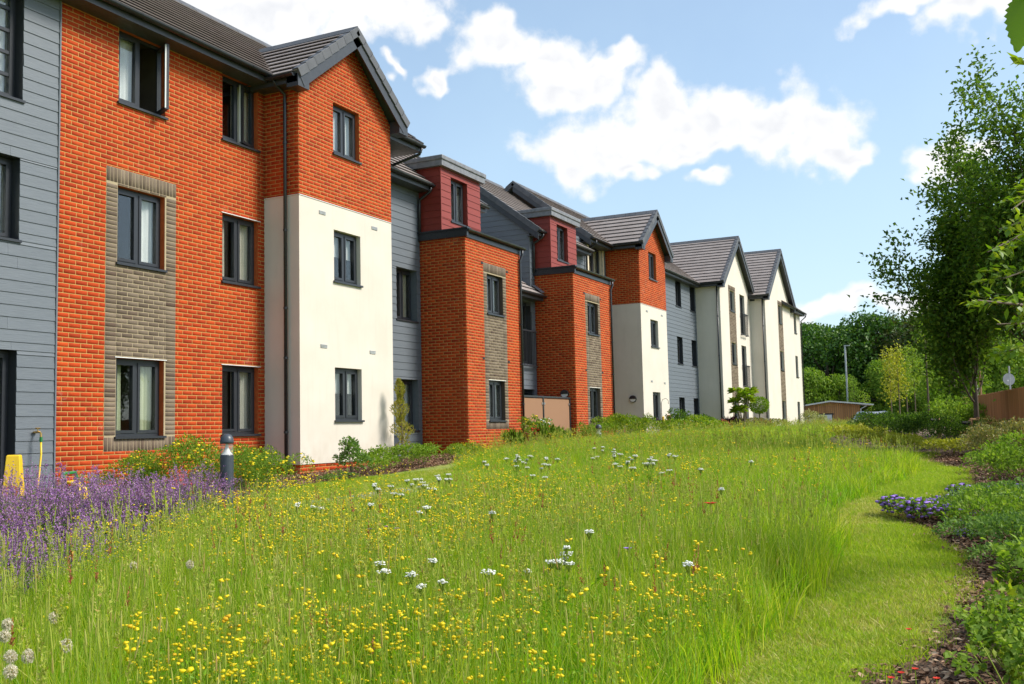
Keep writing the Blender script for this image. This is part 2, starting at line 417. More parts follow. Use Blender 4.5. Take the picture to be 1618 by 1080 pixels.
class MB:
    def __init__(s): s.v = []; s.f = []; s.mi = []; s.m = 0; s.r = []; s.rv = 0
    def face(s, *ids): s.f.append(ids); s.mi.append(s.m); s.r.append(s.rv)
    def quad(s, a, b, c, d):
        n = len(s.v); s.v += [a, b, c, d]; s.face(n, n + 1, n + 2, n + 3)
    def box(s, mp, u0, u1, w0, w1, z0, z1, back=True):
        n = len(s.v)
        s.v += [mp(u, w, z) for u in (u0, u1) for w in (w0, w1) for z in (z0, z1)]
        fs = [(2, 3, 7, 6), (0, 1, 3, 2), (4, 6, 7, 5), (1, 5, 7, 3), (0, 2, 6, 4)]
        if back: fs.append((0, 4, 5, 1))
        for q in fs: s.face(*[n + i for i in q])
    def tube(s, pts, r, seg=8, cap=True):
        pts = [Vector(p) for p in pts]; rs = r if hasattr(r, '__len__') else [r] * len(pts)
        n0 = len(s.v)
        for i, p in enumerate(pts):
            d = (pts[min(i + 1, len(pts) - 1)] - pts[max(i - 1, 0)]).normalized()
            a = d.orthogonal().normalized() if abs(d.z) < .95 else Vector((1, 0, 0)); a = (a - d * a.dot(d)).normalized(); b = d.cross(a)
            if i and (prev.dot(a) < .2):
                a = (prev - d * prev.dot(d)).normalized(); b = d.cross(a)
            prev = a
            for k in range(seg):
                t = 2 * math.pi * k / seg; s.v.append(tuple(p + (a * math.cos(t) + b * math.sin(t)) * rs[i]))
        for i in range(len(pts) - 1):
            for k in range(seg):
                a_ = n0 + i * seg + k; b_ = n0 + i * seg + (k + 1) % seg
                s.face(a_, b_, b_ + seg, a_ + seg)
        if cap:
            s.face(*[n0 + k for k in range(seg)][::-1]); s.face(*[n0 + (len(pts) - 1) * seg + k for k in range(seg)])
    def lathe(s, prof, loc=(0, 0, 0), seg=20):
        n0 = len(s.v)
        for r, z in prof:
            for k in range(seg):
                t = 2 * math.pi * k / seg; s.v.append((loc[0] + r * math.cos(t), loc[1] + r * math.sin(t), loc[2] + z))
        for i in range(len(prof) - 1):
            for k in range(seg):
                a_ = n0 + i * seg + k; b_ = n0 + i * seg + (k + 1) % seg
                s.face(a_, b_, b_ + seg, a_ + seg)
    def build(s, name, mats, parent=None, smooth=False, bevel=0):
        if not isinstance(mats, (list, tuple)): mats = [mats]
        me = bpy.data.meshes.new(name); me.from_pydata(s.v, [], s.f)
        for x in mats: me.materials.append(x)
        if len(mats) > 1: me.polygons.foreach_set('material_index', s.mi)
        if any(s.r):
            a = me.attributes.new('rnd', 'FLOAT', 'FACE'); a.data.foreach_set('value', s.r)
        if smooth: me.polygons.foreach_set('use_smooth', [True] * len(me.polygons))
        me.update()
        o = link(name, me, parent)
        if bevel:
            b = o.modifiers.new('bevel', 'BEVEL'); b.width = bevel; b.segments = 2; b.limit_method = 'ANGLE'
        return o
def part(name, mat, parent, fn, **kw):
    mb = MB(); fn(mb); return mb.build(name, mat, parent, **kw)

def subtract(rects, holes):
    """axis-aligned rectangles (u0,u1,z0,z1) minus holes"""
    for (a0, a1, b0, b1) in holes:
        out = []
        for (u0, u1, z0, z1) in rects:
            if a0 >= u1 - 1e-6 or a1 <= u0 + 1e-6 or b0 >= z1 - 1e-6 or b1 <= z0 + 1e-6: out.append((u0, u1, z0, z1)); continue
            if z0 < b0: out.append((u0, u1, z0, b0))
            if z1 > b1: out.append((u0, u1, b1, z1))
            m0, m1 = max(z0, b0), min(z1, b1)
            if u0 < a0: out.append((u0, a0, m0, m1))
            if u1 > a1: out.append((a1, u1, m0, m1))
        rects = out
    return rects

# ------------------------------------------------------------------ ground
def sheet(name, xs, ys, zoff, mat, kind='structure', zf=None):
    xs = np.asarray(xs); ys = np.asarray(ys)
    X, Y = np.meshgrid(xs, ys, indexing='ij'); Z = (zf or ground_z)(X, Y) + zoff
    V = np.stack([X, Y, Z], -1).reshape(-1, 3); n = len(ys)
    i, j = np.meshgrid(np.arange(len(xs) - 1), np.arange(n - 1), indexing='ij'); a = (i * n + j).ravel()
    me = np_mesh(name, V, [np.stack([a, a + n, a + n + 1, a + 1], 1)], [mat], smooth=True)
    return tag(link(name, me), kind=kind)
xs = np.concatenate([[-400, -150, -40, -10], np.arange(-4, 75, 1.0), [80, 95, 120, 170, 260, 420, 700, 1100]])
ys = np.concatenate([[-700, -300, -120, -50, -20], np.arange(-10, 24, 1.0), [30, 50, 90, 160, 300, 700]])
sheet('ground', xs, ys, 0, M['meadow_soil'])
sheet('car_park', np.linspace(67, 110, 24), np.linspace(-30, 45, 30), .012, M['asphalt'])

def ribbon(name, lpts, rpts, zoff, mat, nsub=8, nacross=5):
    """a strip conforming to the ground between two edge lines"""
    L = np.array(lpts, float); Rr = np.array(rpts, float)
    def res(P):
        t = np.linspace(0, len(P) - 1, (len(P) - 1) * nsub + 1); i = np.minimum(t.astype(int), len(P) - 2); f = (t - i)[:, None]
        P0 = P[np.maximum(i - 1, 0)]; P1 = P[i]; P2 = P[i + 1]; P3 = P[np.minimum(i + 2, len(P) - 1)]
        return .5 * ((2 * P1) + (-P0 + P2) * f + (2 * P0 - 5 * P1 + 4 * P2 - P3) * f ** 2 + (-P0 + 3 * P1 - 3 * P2 + P3) * f ** 3)
    L, Rr = res(L), res(Rr); k = np.linspace(0, 1, nacross)[None, :, None]
    G = L[:, None, :2] * (1 - k) + Rr[:, None, :2] * k
    Z = ground_z(G[..., 0]) + zoff
    V = np.concatenate([G, Z[..., None]], -1).reshape(-1, 3); n = nacross
    i, j = np.meshgrid(np.arange(G.shape[0] - 1), np.arange(n - 1), indexing='ij'); a = (i * n + j).ravel()
    me = np_mesh(name, V, [np.stack([a, a + n, a + n + 1, a + 1], 1)], [mat], smooth=True)
    return tag(link(name, me), kind='structure'), L, Rr
PIN = [(1.0, 1.30), (2.8, 1.28), (4.74, 1.21), (5.72, 1.14), (6.99, 1.13), (8.55, 1.22), (10.6, 1.62), (12.4, 1.50), (14.3, 1.22), (16.6, 1.2), (18.6, 1.75), (20.5, 2.7)]
POUT = [(1.0, .80), (2.8, .74), (4.92, .645), (5.8, .40), (7.2, .29), (8.41, .42), (9.5, .74), (10.74, 1.02), (12.13, .82), (13.93, .50), (15.8, .60), (17.6, 1.2)]
_, PL, PR = ribbon('mown_path', PIN, POUT, .008, M['mown_turf'])
BR = [(1.0, -7), (2.8, -7), (4.92, -7), (5.8, -7), (7.2, -7), (8.41, -7), (9.5, -7), (10.74, -7), (12.13, -7), (13.93, -7), (15.8, -7), (17.6, -7)]
ribbon('planting_bed', POUT, BR, .004, M['bark_mulch'], nacross=16)
FAR_IN = [(17.6, 1.2), (20, 2.9), (24, 3.9), (30, 4.6), (38, 5.2), (48, 5.4), (60, 5.6)]
FAR_OUT = [(17.6, -7), (20, -7), (24, -7), (30, -7), (38, -7), (48, -7), (60, -7)]
ribbon('far_planting_bed', FAR_IN, FAR_OUT, .0045, M['bark_mulch'], nacross=14)
# paved path, lawn strip and mulch in front of the building
ribbon('lawn_strip', [(10.9, 9.9), (12.6, 10.2), (14.3, 10.1), (15.6, 9.6), (17, 9.2)], [(10.2, 9.25), (11.6, 8.6), (12.9, 8.3), (14.2, 8.3), (15.6, 8.4)], .006, M['mown_turf'])
ribbon('paved_path', [(7.6, 10.6), (9.0, 9.75), (10.2, 9.15), (11.6, 8.5), (12.9, 8.2)], [(6.9, 10.0), (8.3, 9.1), (9.6, 8.5), (11.0, 7.85), (12.4, 7.55)], .02, M['paving'])
ribbon('wall_bed', [(7.5, 12.75), (10, 12.75), (13, 12.75), (15.2, 12.75), (18, 12.3), (22, 12.3), (26, 12.2), (36, 12.2), (48, 12.2), (62, 12.2)],
       [(7.5, 10.7), (10, 10.2), (13, 10.4), (15.2, 10.15), (18, 10.4), (22, 10.9), (26, 10.9), (36, 10.9), (48, 10.9), (62, 10.2)], .009, M['bark_mulch'])

# ------------------------------------------------------------------ the apartment building
B = empty('apartment_building', (30, 12, .5))
tag(B, 'long three storey apartment building of orange brick, white render and grey cladding', 'building')
def bp(o):                             # keep world placement under the building's empty
    o.matrix_parent_inverse = B.matrix_world.inverted(); return o
BINV = Matrix.Translation((-30, -12, -.5))
def attach(o, parent=None):
    o.parent = parent or B
    if parent is None: o.matrix_parent_inverse = BINV
    return o

def wall(name, mp, rect, holes, mat, rev=.10, gable=None, revmat=None, parent=None):
    """sheet with openings and reveals; gable = (u_mid, z_apex) adds the triangle on top"""
    u0, u1, z0, z1 = rect; mb = MB()
    for (a, b, c, d) in subtract([rect], holes):
        mb.quad(mp(a, 0, c), mp(b, 0, c), mp(b, 0, d), mp(a, 0, d))
    if gable:
        n = len(mb.v); mb.v += [mp(u0, 0, z1), mp(u1, 0, z1), mp(gable[0], 0, gable[1])]; mb.face(n, n + 1, n + 2)
    o = attach(mb.build(name, mat), parent)
    if holes:
        for (a, b, c, d) in holes:
            mb = MB(); r = -rev - .09
            mb.v = [mp(u, w, z) for w in (0, r) for (u, z) in ((a, c), (b, c), (b, d), (a, d))]
            for i in range(4): j = (i + 1) % 4; mb.face(i, j, 4 + j, 4 + i)
            mb.build('reveal', revmat or mat, o)
    return o

BRICK_ME = {}
def brick_box(w, h, d=.012):           # unit brick: front face with tiny arris, no back
    e = .002
    return [(0, 0, 0), (w, 0, 0), (w, 0, h), (0, 0, h), (e, d, e), (w - e, d, e), (w - e, d, h - e), (e, d, h - e)]
BF = np.array([(4, 5, 6, 7), (0, 1, 5, 4), (1, 2, 6, 5), (2, 3, 7, 6), (3, 0, 4, 7)])
def lay_bricks(wallobj, mp, rects, mat, n_ind=0, name='brick', proud=.0045):
    """rects: list of bricks (u0,u1,z0,z1). The n_ind nearest are objects of their own, the rest one piece."""
    arr = []
    for r in rects:
        c = mp((r[0] + r[1]) / 2, 0, (r[2] + r[3]) / 2); arr.append((math.dist(c, (0, 0, EYE)), r))
    arr.sort(key=lambda t: t[0])
    for k, (d, r) in enumerate(arr[:n_ind]):
        w, h = round(r[1] - r[0], 3), round(r[3] - r[2], 3); key = (mat.name, w, h, id(mp))
        if key not in BRICK_ME:
            V = [tuple(np.array(mp(x, y, z)) - np.array(mp(0, 0, 0))) for x, y, z in brick_box(w, h, proud)]
            BRICK_ME[key] = np_mesh(name, V, [BF], [mat])
        o = link(name, BRICK_ME[key], wallobj); o.location = np.array(mp(r[0], 0, r[2]))
    rest = arr[n_ind:]
    if rest:
        V = []; 
        for d, r in rest: V += [mp(r[0] + x, y, r[2] + z) for x, y, z in brick_box(r[1] - r[0], r[3] - r[2], proud)]
        n = len(rest); Fc = (np.arange(n)[:, None, None] * 8 + BF[None]).reshape(-1, 4)
        rv = np.repeat(rng.random(n), 5)
        o = link(name if name.endswith('work') else name + 'work', np_mesh(name, V, [Fc], [mat], rnd=rv), wallobj); tag(o, kind='stuff')

def stretcher(rect, holes, gable=None, off=0):
    u0, u1, z0, z1 = rect; out = []
    k0 = math.floor(z0 / .075); k1 = math.ceil(((gable[1] if gable else z1)) / .075)
    for k in range(k0, k1):
        za, zb = k * .075 + .006, k * .075 + .069
        if zb < z0 + .02: continue
        if not gable and za > z1 - .02: continue
        s = u0 - .225 + (.1125 if k % 2 else 0) + off
        zt = min(zb, z1) if not gable else zb
        lo, hi = u0, u1
        if gable and zb > z1:
            zm = (za + zb) / 2; t = max(0, (zm - z1) / (gable[1] - z1)); lo = u0 + (gable[0] - u0) * t; hi = u1 + (gable[0] - u1) * t
        u = s
        while u < hi:
            a, b = max(u + .006, lo), min(u + .219, hi); u += .225
            if b - a < .03: continue
            for r in subtract([(a, b, max(za, z0), zt)], holes):
                if r[1] - r[0] > .025 and r[3] - r[2] > .018: out.append(r)
    return out
def soldier(u0, u1, z0, z1):
    n = max(1, round((u1 - u0) / .075)); w = (u1 - u0) / n
    return [(u0 + i * w + .005, u0 + (i + 1) * w - .005, z0 + .005, z1 - .005) for i in range(n)]
def stack(u0, u1, z0, z1):
    out = []; z = math.ceil(z0 / .075 - 1e-6) * .075 
    while z + .06 < z1 + .02:
        out.append((u0 + .005, u1 - .005, z + .005, min(z + .070, z1 - .003))); z += .075
    return out

def planks(wallobj, mp, rect, holes, mat, gauge=.18, name='cladding_plank', z_off=0, clip=None, joints=True):
    u0, u1, z0, z1 = rect; k = 0
    z = math.floor((z0 - z_off) / gauge) * gauge + z_off
    while z < (clip[1] if clip else z1):
        a, b = u0, u1
        if clip and z + gauge > z1:    # clip = (slope, ztop): wall bounded by roof slope rising with u from u0
            a = max(u0, u0 + (z + gauge * .5 - z1) / clip[0])
        cuts = [a]
        if joints and b - a > 2.2:
            x = a + 1.2 + random.random() * 1.6
            while x < b - .6: cuts.append(x); x += 2.6 + random.random() * .8
        cuts.append(b)
        for q0, q1 in zip(cuts[:-1], cuts[1:]):
            if q1 - q0 < .05: continue
            top = z + gauge if clip else min(z + gauge, z1)
            for r in subtract([(q0 + .001, q1 - .0015, max(z, z0), top - .002)], holes):
                if r[1] - r[0] < .03 or r[3] - r[2] < .02: continue
                mb = MB(); zz0, zz1 = r[2], r[3]
                vs = [(r[0], .003, zz0), (r[1], .003, zz0), (r[1], .003, zz1), (r[0], .003, zz1),
                      (r[0], .022, zz0), (r[1], .022, zz0), (r[1], .011, zz1), (r[0], .011, zz1)]
                mb.v = [mp(*q) for q in vs]
                for q in BF: mb.face(*q)
                mb.build(name, mat, wallobj)
        z += gauge; k += 1

def bars(mb, mp, u0, u1, z0, z1, t, w0, w1):
    mb.box(mp, u0, u0 + t, w0, w1, z0, z1); mb.box(mp, u1 - t, u1, w0, w1, z0, z1)
    mb.box(mp, u0 + t, u1 - t, w0, w1, z0, z0 + t); mb.box(mp, u0 + t, u1 - t, w0, w1, z1 - t, z1)
def pleated(mb, mp, u0, u1, w, z0, z1, n, amp):
    k = n * 8; b = len(mb.v)
    for i in range(k + 1):
        u = u0 + (u1 - u0) * i / k; a = w + amp * math.sin(i / 8 * 2 * math.pi + math.sin(i * .37) * 1.1)
        mb.v += [mp(u, a, z0), mp(u + .01 * math.sin(i * .5), a * 1.0 + .25 * amp * math.sin(i), z1)]
    for i in range(k): mb.face(b + 2 * i, b + 2 * i + 2, b + 2 * i + 3, b + 2 * i + 1)
def window(mp, u0, u1, z0, z1, rev=.10, cur='sides', cmat='curtain_cream', opened=0, sill=True, lintel=False, transoms=0, fmat=None, mull=True, name='window'):
    f = fmat or M['frame_grey']
    mb = MB(); bars(mb, mp, u0 + .004, u1 - .004, z0 + .004, z1 - .004, .05, -rev - .07, -rev)
    um = (u0 + u1) / 2
    if mull: mb.box(mp, um - .028, um + .028, -rev - .068, -rev - .002, z0 + .054, z1 - .054)
    fr = attach(mb.build(name, f))
    leaves = [(u0 + .056, um - .03), (um + .03, u1 - .056)] if mull else [(u0 + .056, u1 - .056)]
    za, zb = z0 + .056, z1 - .056
    for i, (a, b) in enumerate(leaves):
        mp2 = mp
        if opened and i == len(leaves) - 1:
            ang = R(opened); c, s_ = math.cos(ang), math.sin(ang)
            def mp2(u, w, z, a=a, b=b, c=c, s_=s_):       # hinged on the right jamb, swinging outwards
                du, dw = u - b, w + rev + .03
                return mp(b + du * c + dw * s_, -rev - .03 - du * s_ + dw * c, z)
        sm = MB(); bars(sm, mp2, a, b, za, zb, .048, -rev - .055, -rev + .012)
        if transoms:
            for q in range(1, transoms + 1):
                zz = za + (zb - za) * q / (transoms + 1); sm.box(mp2, a + .048, b - .048, -rev - .045, -rev + .002, zz - .025, zz + .025)
        sm.build('sash', f, fr)
        if opened and i == len(leaves) - 1:
            part('sash_edge', M['white_upvc'], fr, lambda mb: mb.box(mp2, a - .003, a + .012, -rev - .058, -rev - .036, za + .02, zb - .02))
        part('pane', M['glass'], fr, lambda mb: mb.box(mp2, a + .048, b - .048, -rev - .030, -rev - .022, za + .048, zb - .048))
    if sill: part('sill', M['frame_grey'], fr, lambda mb: mb.box(mp, u0 - .03, u1 + .03, -rev - .02, .045, z0 - .035, z0 + .003))
    if lintel: part('lintel_flashing', M['white_upvc'], fr, lambda mb: mb.box(mp, u0 - .03, u1 + .05, -.02, .02, z1 + .001, z1 + .014))
    def room(mb):
        r0, r1 = -rev - .09, -rev - 1.3; a, b, c, d = u0 - .25, u1 + .25, z0 - .2, z1 + .2
        mb.quad(mp(a, r1, c), mp(b, r1, c), mp(b, r1, d), mp(a, r1, d))
        for (p, q) in (((a, c), (a, d)), ((b, c), (b, d)), ((a, c), (b, c)), ((a, d), (b, d))):
            mb.quad(mp(p[0], r0, p[1]), mp(q[0], r0, q[1]), mp(q[0], r1, q[1]), mp(p[0], r1, p[1]))
    part('room_lining', M['room_wall'], fr, room)
    cm = M[cmat]; w = -rev - .13; wd = u1 - u0
    if cur == 'sides':
        part('curtain', cm, fr, lambda mb: pleated(mb, mp, u0 + .03, u0 + wd * .30, w, z0 + .02, z1, 3, .025), smooth=True)
        part('curtain', cm, fr, lambda mb: pleated(mb, mp, u0 + wd * .62, u1 - .02, w, z0 + .02, z1, 4, .025), smooth=True)
    elif cur == 'full':
        part('curtain', cm, fr, lambda mb: pleated(mb, mp, u0, u1, w, z0 + .02, z1, 9, .018), smooth=True)
    elif cur == 'right':
        part('curtain', cm, fr, lambda mb: pleated(mb, mp, u0 + wd * .48, u1, w, z0 + .02, z1, 5, .018), smooth=True)
        part('curtain', cm, fr, lambda mb: pleated(mb, mp, u0 + .02, u0 + wd * .12, w, z0 + .02, z1, 2, .02), smooth=True)
    elif cur == 'left':
        part('curtain', cm, fr, lambda mb: pleated(mb, mp, u0 + .02, u0 + wd * .46, w, z0 + .02, z1, 5, .018), smooth=True)
    elif cur == 'blind':
        part('roller_blind', cm, fr, lambda mb: mb.box(mp, u0 + .05, u1 - .05, w, w + .006, z1 - (z1 - z0) * .48, z1))
    return fr

def slab(mb, P, n, t):                 # polygon P extruded along -n by t
    b = len(mb.v); k = len(P); n = Vector(n) * t
    mb.v += [tuple(p) for p in P] + [tuple(Vector(p) - n) for p in P]
    mb.face(*range(b, b + k)); mb.face(*range(b + 2 * k - 1, b + k - 1, -1))
    for i in range(k): j = (i + 1) % k; mb.face(b + i, b + k + i, b + k + j, b + j)
SLOPE = .767
def roof_slope(roof, e0, e1, up, run, gauge=.30, mat='roof_tile', lift=0):
    """courses of interlocking tiles from eave e0-e1 rising along horizontal direction up for a given run"""
    e0, e1, up = Vector(e0), Vector(e1), Vector(up).normalized()
    d = (up + Vector((0, 0, SLOPE))); L = d.length * run; d.normalize(); al = (e1 - e0).normalized(); n = al.cross(d)
    if n.z < 0: n = -n
    k = max(1, round(L / gauge)); g = L / k
    for i in range(k):
        a = d * (g * i - .02) + n * (.052 + lift); b = d * min(L, g * (i + 1) + .04) + n * (.004 + lift)
        mb = MB(); P = [e0 + a, e1 + a, e1 + b, e0 + b]; mb.v = [tuple(p) for p in P] + [tuple(p - n * .018) for p in P]
        for q in ((0, 1, 2, 3), (7, 6, 5, 4), (0, 4, 5, 1), (1, 5, 6, 2), (2, 6, 7, 3), (3, 7, 4, 0)): mb.face(*q)
        mb.build('tile_course', M[mat], roof)
def ridge_tiles(roof, p0, p1, up, n_len=.45):
    p0, p1, up = Vector(p0), Vector(p1), Vector(up).normalized(); L = (p1 - p0).length; al = (p1 - p0) / L
    k = max(1, round(L / n_len)); s = L / k
    for i in range(k):
        a = p0 + al * (s * i); b = p0 + al * (s * (i + 1) - .012); mb = MB(); w = .14
        for p in (a, b):
            mb.v += [tuple(p + up * w + Vector((0, 0, -w * SLOPE + .055))), tuple(p + Vector((0, 0, .095))), tuple(p - up * w + Vector((0, 0, -w * SLOPE + .055))),
                     tuple(p - up * w + Vector((0, 0, -w * SLOPE + .02))), tuple(p + up * w + Vector((0, 0, -w * SLOPE + .02)))]
        for q in ((0, 1, 6, 5), (1, 2, 7, 6), (2, 3, 8, 7), (4, 0, 5, 9), (0, 4, 3, 2, 1), (5, 6, 7, 8, 9)): mb.face(*q)
        mb.build('ridge_tile', M['dark_tile'], roof)
def verge_caps(roof, eave, apex, out, size=.30):
    """stepped dry-verge units along a gable edge; out = horizontal unit vector out of the gable"""
    e, a, out = Vector(eave), Vector(apex), Vector(out); L = (a - e).length; d = (a - e) / L
    n = out.cross(d); n = n if n.z > 0 else -n
    k = max(1, round(L / size)); s = L / k
    for i in range(k):
        mb = MB(); p = e + d * (s * i)
        def mp(u, w, z): return tuple(p + d * u + out * w + n * (z + (s - u) * .05))
        mb.box(mp, -.012, s + .008, -.11, .035, -.115, .062)
        mb.build('verge_cap', M['dark_tile'], roof, bevel=.006)
def gutter(p0, p1, out, parent=None):
    p0, p1, out = Vector(p0), Vector(p1), Vector(out); al = (p1 - p0).normalized(); mb = MB()
    prof = [(math.cos(t) * .062, -math.sin(t) * .062) for t in np.linspace(0, math.pi, 9)]
    inn = [(x * .9, z * .9) for x, z in prof[::-1]]; ring = prof + inn; b = len(mb.v); k = len(ring)
    for p in (p0, p1): mb.v += [tuple(p + out * (x + .07) + Vector((0, 0, z))) for x, z in ring]
    for i in range(k): j = (i + 1) % k; mb.face(b + i, b + j, b + k + j, b + k + i)
    mb.face(*range(b, b + 9)); mb.face(*range(b + k, b + k + 9))
    L = (p1 - p0).length; q = .4
    while q < L:
        c = p0 + al * q
        for s in (-.02, .02):
            n = len(mb.v)
        bb = len(mb.v)
        for s in (-.025, .025): mb.v += [tuple(c + al * s + out * (x * 1.1 + .07) + Vector((0, 0, z * 1.1 + .002))) for x, z in prof]
        for i in range(8): mb.face(bb + i, bb + i + 1, bb + 9 + i + 1, bb + 9 + i)
        q += .9
    return attach(mb.build('gutter', M['gutter_black'], smooth=False), parent)
def downpipe(pts, r=.034, brackets=()):
    mb = MB(); mb.tube(pts, r, 10)
    o = attach(mb.build('downpipe', M['gutter_black'], smooth=True))
    for (x, y, z, dx, dy) in brackets:
        part('pipe_bracket', M['gutter_black'], o, lambda mb: (mb.lathe([(.0, -.02), (.043, -.02), (.043, .02), (0, .02)], (x, y, z), 10), mb.box(ID, min(x, x + dx), max(x, x + dx) + .012, min(y, y + dy), max(y, y + dy) + .012, z - .012, z + .012)))
    return o
OUT = (0, -1, 0)
def eave_front(x0, x1, ywall, yeave, z, soffit=True):
    """fascia, soffit and gutter on a front eave; z = top of fascia"""
    attach(part('fascia', M['trim_grey'], None, lambda mb: mb.box(ID, x0, x1, yeave, yeave + .022, z - .17, z + .012)))
    attach(part('soffit', M['soffit_grey'], None, lambda mb: mb.box(ID, x0, x1, yeave + .023, ywall + .02, z - .165, z - .15)))
    gutter((x0, yeave, z - .02), (x1, yeave, z - .02), OUT)

def gable_roof(x0, x1, yfront, yback, zeave, over=.30, ov_front=.28, verge=True, name='gable_roof'):
    """ridge runs in Y over the projecting block x0..x1; returns apex z"""
    xm = (x0 + x1) / 2; half = (x1 - x0) / 2 + over; za = zeave + half * SLOPE; yf = yfront - ov_front
    L, Rr, A = (x0 - over, zeave), (x1 + over, zeave), (xm, za)
    mb = MB()
    nl = Vector((-SLOPE, 0, 1)).normalized(); nr = Vector((SLOPE, 0, 1)).normalized()
    slab(mb, [(L[0], yf, L[1]), (A[0], yf, A[1]), (A[0], yback, A[1]), (L[0], yback, L[1])], nl, .10)
    slab(mb, [(A[0], yf, A[1]), (Rr[0], yf, Rr[1]), (Rr[0], yback, Rr[1]), (A[0], yback, A[1])], nr, .10)
    rf = attach(mb.build(name, M['soffit_grey']))
    roof_slope(rf, (L[0], yf + .01, zeave), (L[0], yback, zeave), (1, 0, 0), half)
    roof_slope(rf, (Rr[0], yf + .01, zeave), (Rr[0], yback, zeave), (-1, 0, 0), half)
    ridge_tiles(rf, (xm, yf - .02, za), (xm, yback, za), (1, 0, 0))
    for (e, s) in ((L, 1), (Rr, -1)):
        verge_caps(rf, (e[0], yf, e[1]), (xm, yf, za), (0, -1, 0))
        d = Vector((s, 0, SLOPE)).normalized(); n = Vector((-s * SLOPE, 0, 1)).normalized(); p = Vector((e[0], 0, e[1])); ln = half * math.hypot(1, SLOPE)
        def mp(u, w, z): 
            q = p + d * u + n * z; return (q.x, yf - w, q.z)
        part('bargeboard', M['trim_grey'], rf, lambda mb: mb.box(mp, .0, ln + .10, -.02, .004, -.30, -.04))
        # boxed foot of the verge
        part('verge_box', M['trim_grey'], rf, lambda mb: mb.box(ID, min(e[0], e[0] + s * over * 1.02), max(e[0], e[0] + s * over * 1.02), yf + .006, yfront + .02, zeave - .26, zeave + .0))
        # side eaves
        xs_ = e[0]
        part('fascia', M['trim_grey'], rf, lambda mb: mb.box(ID, min(xs_, xs_ + s * .02), max(xs_, xs_ + s * .02), yf + .03, yback, zeave - .18, zeave - .02))
        part('soffit', M['soffit_grey'], rf, lambda mb: mb.box(ID, min(xs_ + s * .021, xs_ + s * (over + .01)), max(xs_ + s * .021, xs_ + s * (over + .01)), yf + .26, yback, zeave - .17, zeave - .155))
    gutter((L[0], yback, zeave - .03), (L[0], yf + .06, zeave - .03), (-1, 0, 0))
    return za, rf
def main_roof(x0, x1, yeave, ridge_y, zeave, name='main_roof', vergeL=False, vergeR=False):
    run = ridge_y - yeave; za = zeave + run * SLOPE; yb = ridge_y + run; mb = MB()
    nf = Vector((0, -SLOPE, 1)).normalized(); nb = Vector((0, SLOPE, 1)).normalized()
    slab(mb, [(x0, yeave, zeave), (x1, yeave, zeave), (x1, ridge_y, za), (x0, ridge_y, za)], nf, .10)
    slab(mb, [(x0, ridge_y, za), (x1, ridge_y, za), (x1, yb, zeave), (x0, yb, zeave)], nb, .10)
    rf = attach(mb.build(name, M['soffit_grey']))
    roof_slope(rf, (x0, yeave, zeave), (x1, yeave, zeave), (0, 1, 0), run); roof_slope(rf, (x0, yb, zeave), (x1, yb, zeave), (0, -1, 0), run, .6)
    ridge_tiles(rf, (x0, ridge_y, za), (x1, ridge_y, za), (0, 1, 0))
    for flag, x, o in ((vergeL, x0, (-1, 0, 0)), (vergeR, x1, (1, 0, 0))):
        if flag:
            verge_caps(rf, (x, yeave, zeave), (x, ridge_y, za), o); verge_caps(rf, (x, yb, zeave), (x, ridge_y, za), o)
    return za, rf

# ---- section A: cladding, brick wall, gabled block
YA = 12.74
Z1, Z2, Z3 = (1.33, 2.595), (4.134, 5.40), (6.79, 8.04)
hc = [(8.35, 9.78, 1.0 - .7, 2.60), (8.35, 9.78, 4.2, 5.42), (8.35, 9.80, 6.28, 8.06)]
w0 = wall('clad_wall', front(YA), (4.5, 10.42, .1, 8.2), hc, M['dark_backing'], .16, revmat=M['frame_grey'])
planks(w0, front(YA), (4.5, 10.42, .1, 8.2), hc, M['grey_cladding'], .178, z_off=.05)
attach(part('corner_trim', M['grey_cladding'], None, lambda mb: mb.box(front(YA), 10.42, 10.445, -.01, .035, .1, 8.2)))
window(front(YA), 8.35, 9.78, .30, 2.60, .16, 'none', name='glazed_door', sill=False)
window(front(YA), 8.35, 9.78, 4.2, 5.42, .16, 'full', 'curtain_white')
window(front(YA), 8.35, 9.80, 6.28, 8.06, .16, 'full', 'curtain_white', transoms=4)
PAN = (11.355, 12.86, 1.10, 5.675)
wins = [(a, b, *z) for (a, b) in ((11.585, 12.605), (14.01, 15.0)) for z in (Z1, Z2, Z3)]
holesA = [PAN] + [w for w in wins if w[0] > 13 or w[2] > 6]
fA = front(YA)
wA = wall('brick_wall', fA, (10.445, 15.18, .2, 8.2), wins, M['mortar'], revmat=M['brick_reveal'])
lay_bricks(wA, fA, stretcher((10.45, 15.18, .2, 8.2), holesA), M['red_brick'], 300)
def tan_panel(wobj, mp, pan, wz, wu, n_ind, wall_split=True, name='tan_brick'):
    a, b, c, d = pan; q = .225
    base = MB()
    for r in subtract([pan], [(wu[0], wu[1], *z) for z in wz]): base.quad(mp(r[0], .004, r[2]), mp(r[1], .004, r[2]), mp(r[1], .004, r[3]), mp(r[0], .004, r[3]))
    pb = attach(base.build('tan_brick_panel', M['tan_mortar']))
    top = d - .24; bot = c + .225
    rects = soldier(a, b, top, d) + soldier(a, b, c, bot) + stack(a, a + q, bot, top) + stack(b - q, b, bot, top)
    rects += stretcher((a + q, b - q, wz[0][1], wz[1][0]), [])
    if wz[1][1] < top - .02: rects += [r for r in stretcher((a + q, b - q, wz[1][1], top), [])]
    out = []
    for r in rects: out += [x for x in subtract([r], [(wu[0], wu[1], z[0] - .03, z[1] + .004) for z in wz]) if x[1] - x[0] > .02 and x[3] - x[2] > .015]
    lay_bricks(pb, (lambda u, w, z: mp(u, w + .004, z)), out, M['tan_brick'], n_ind, name)
    return pb
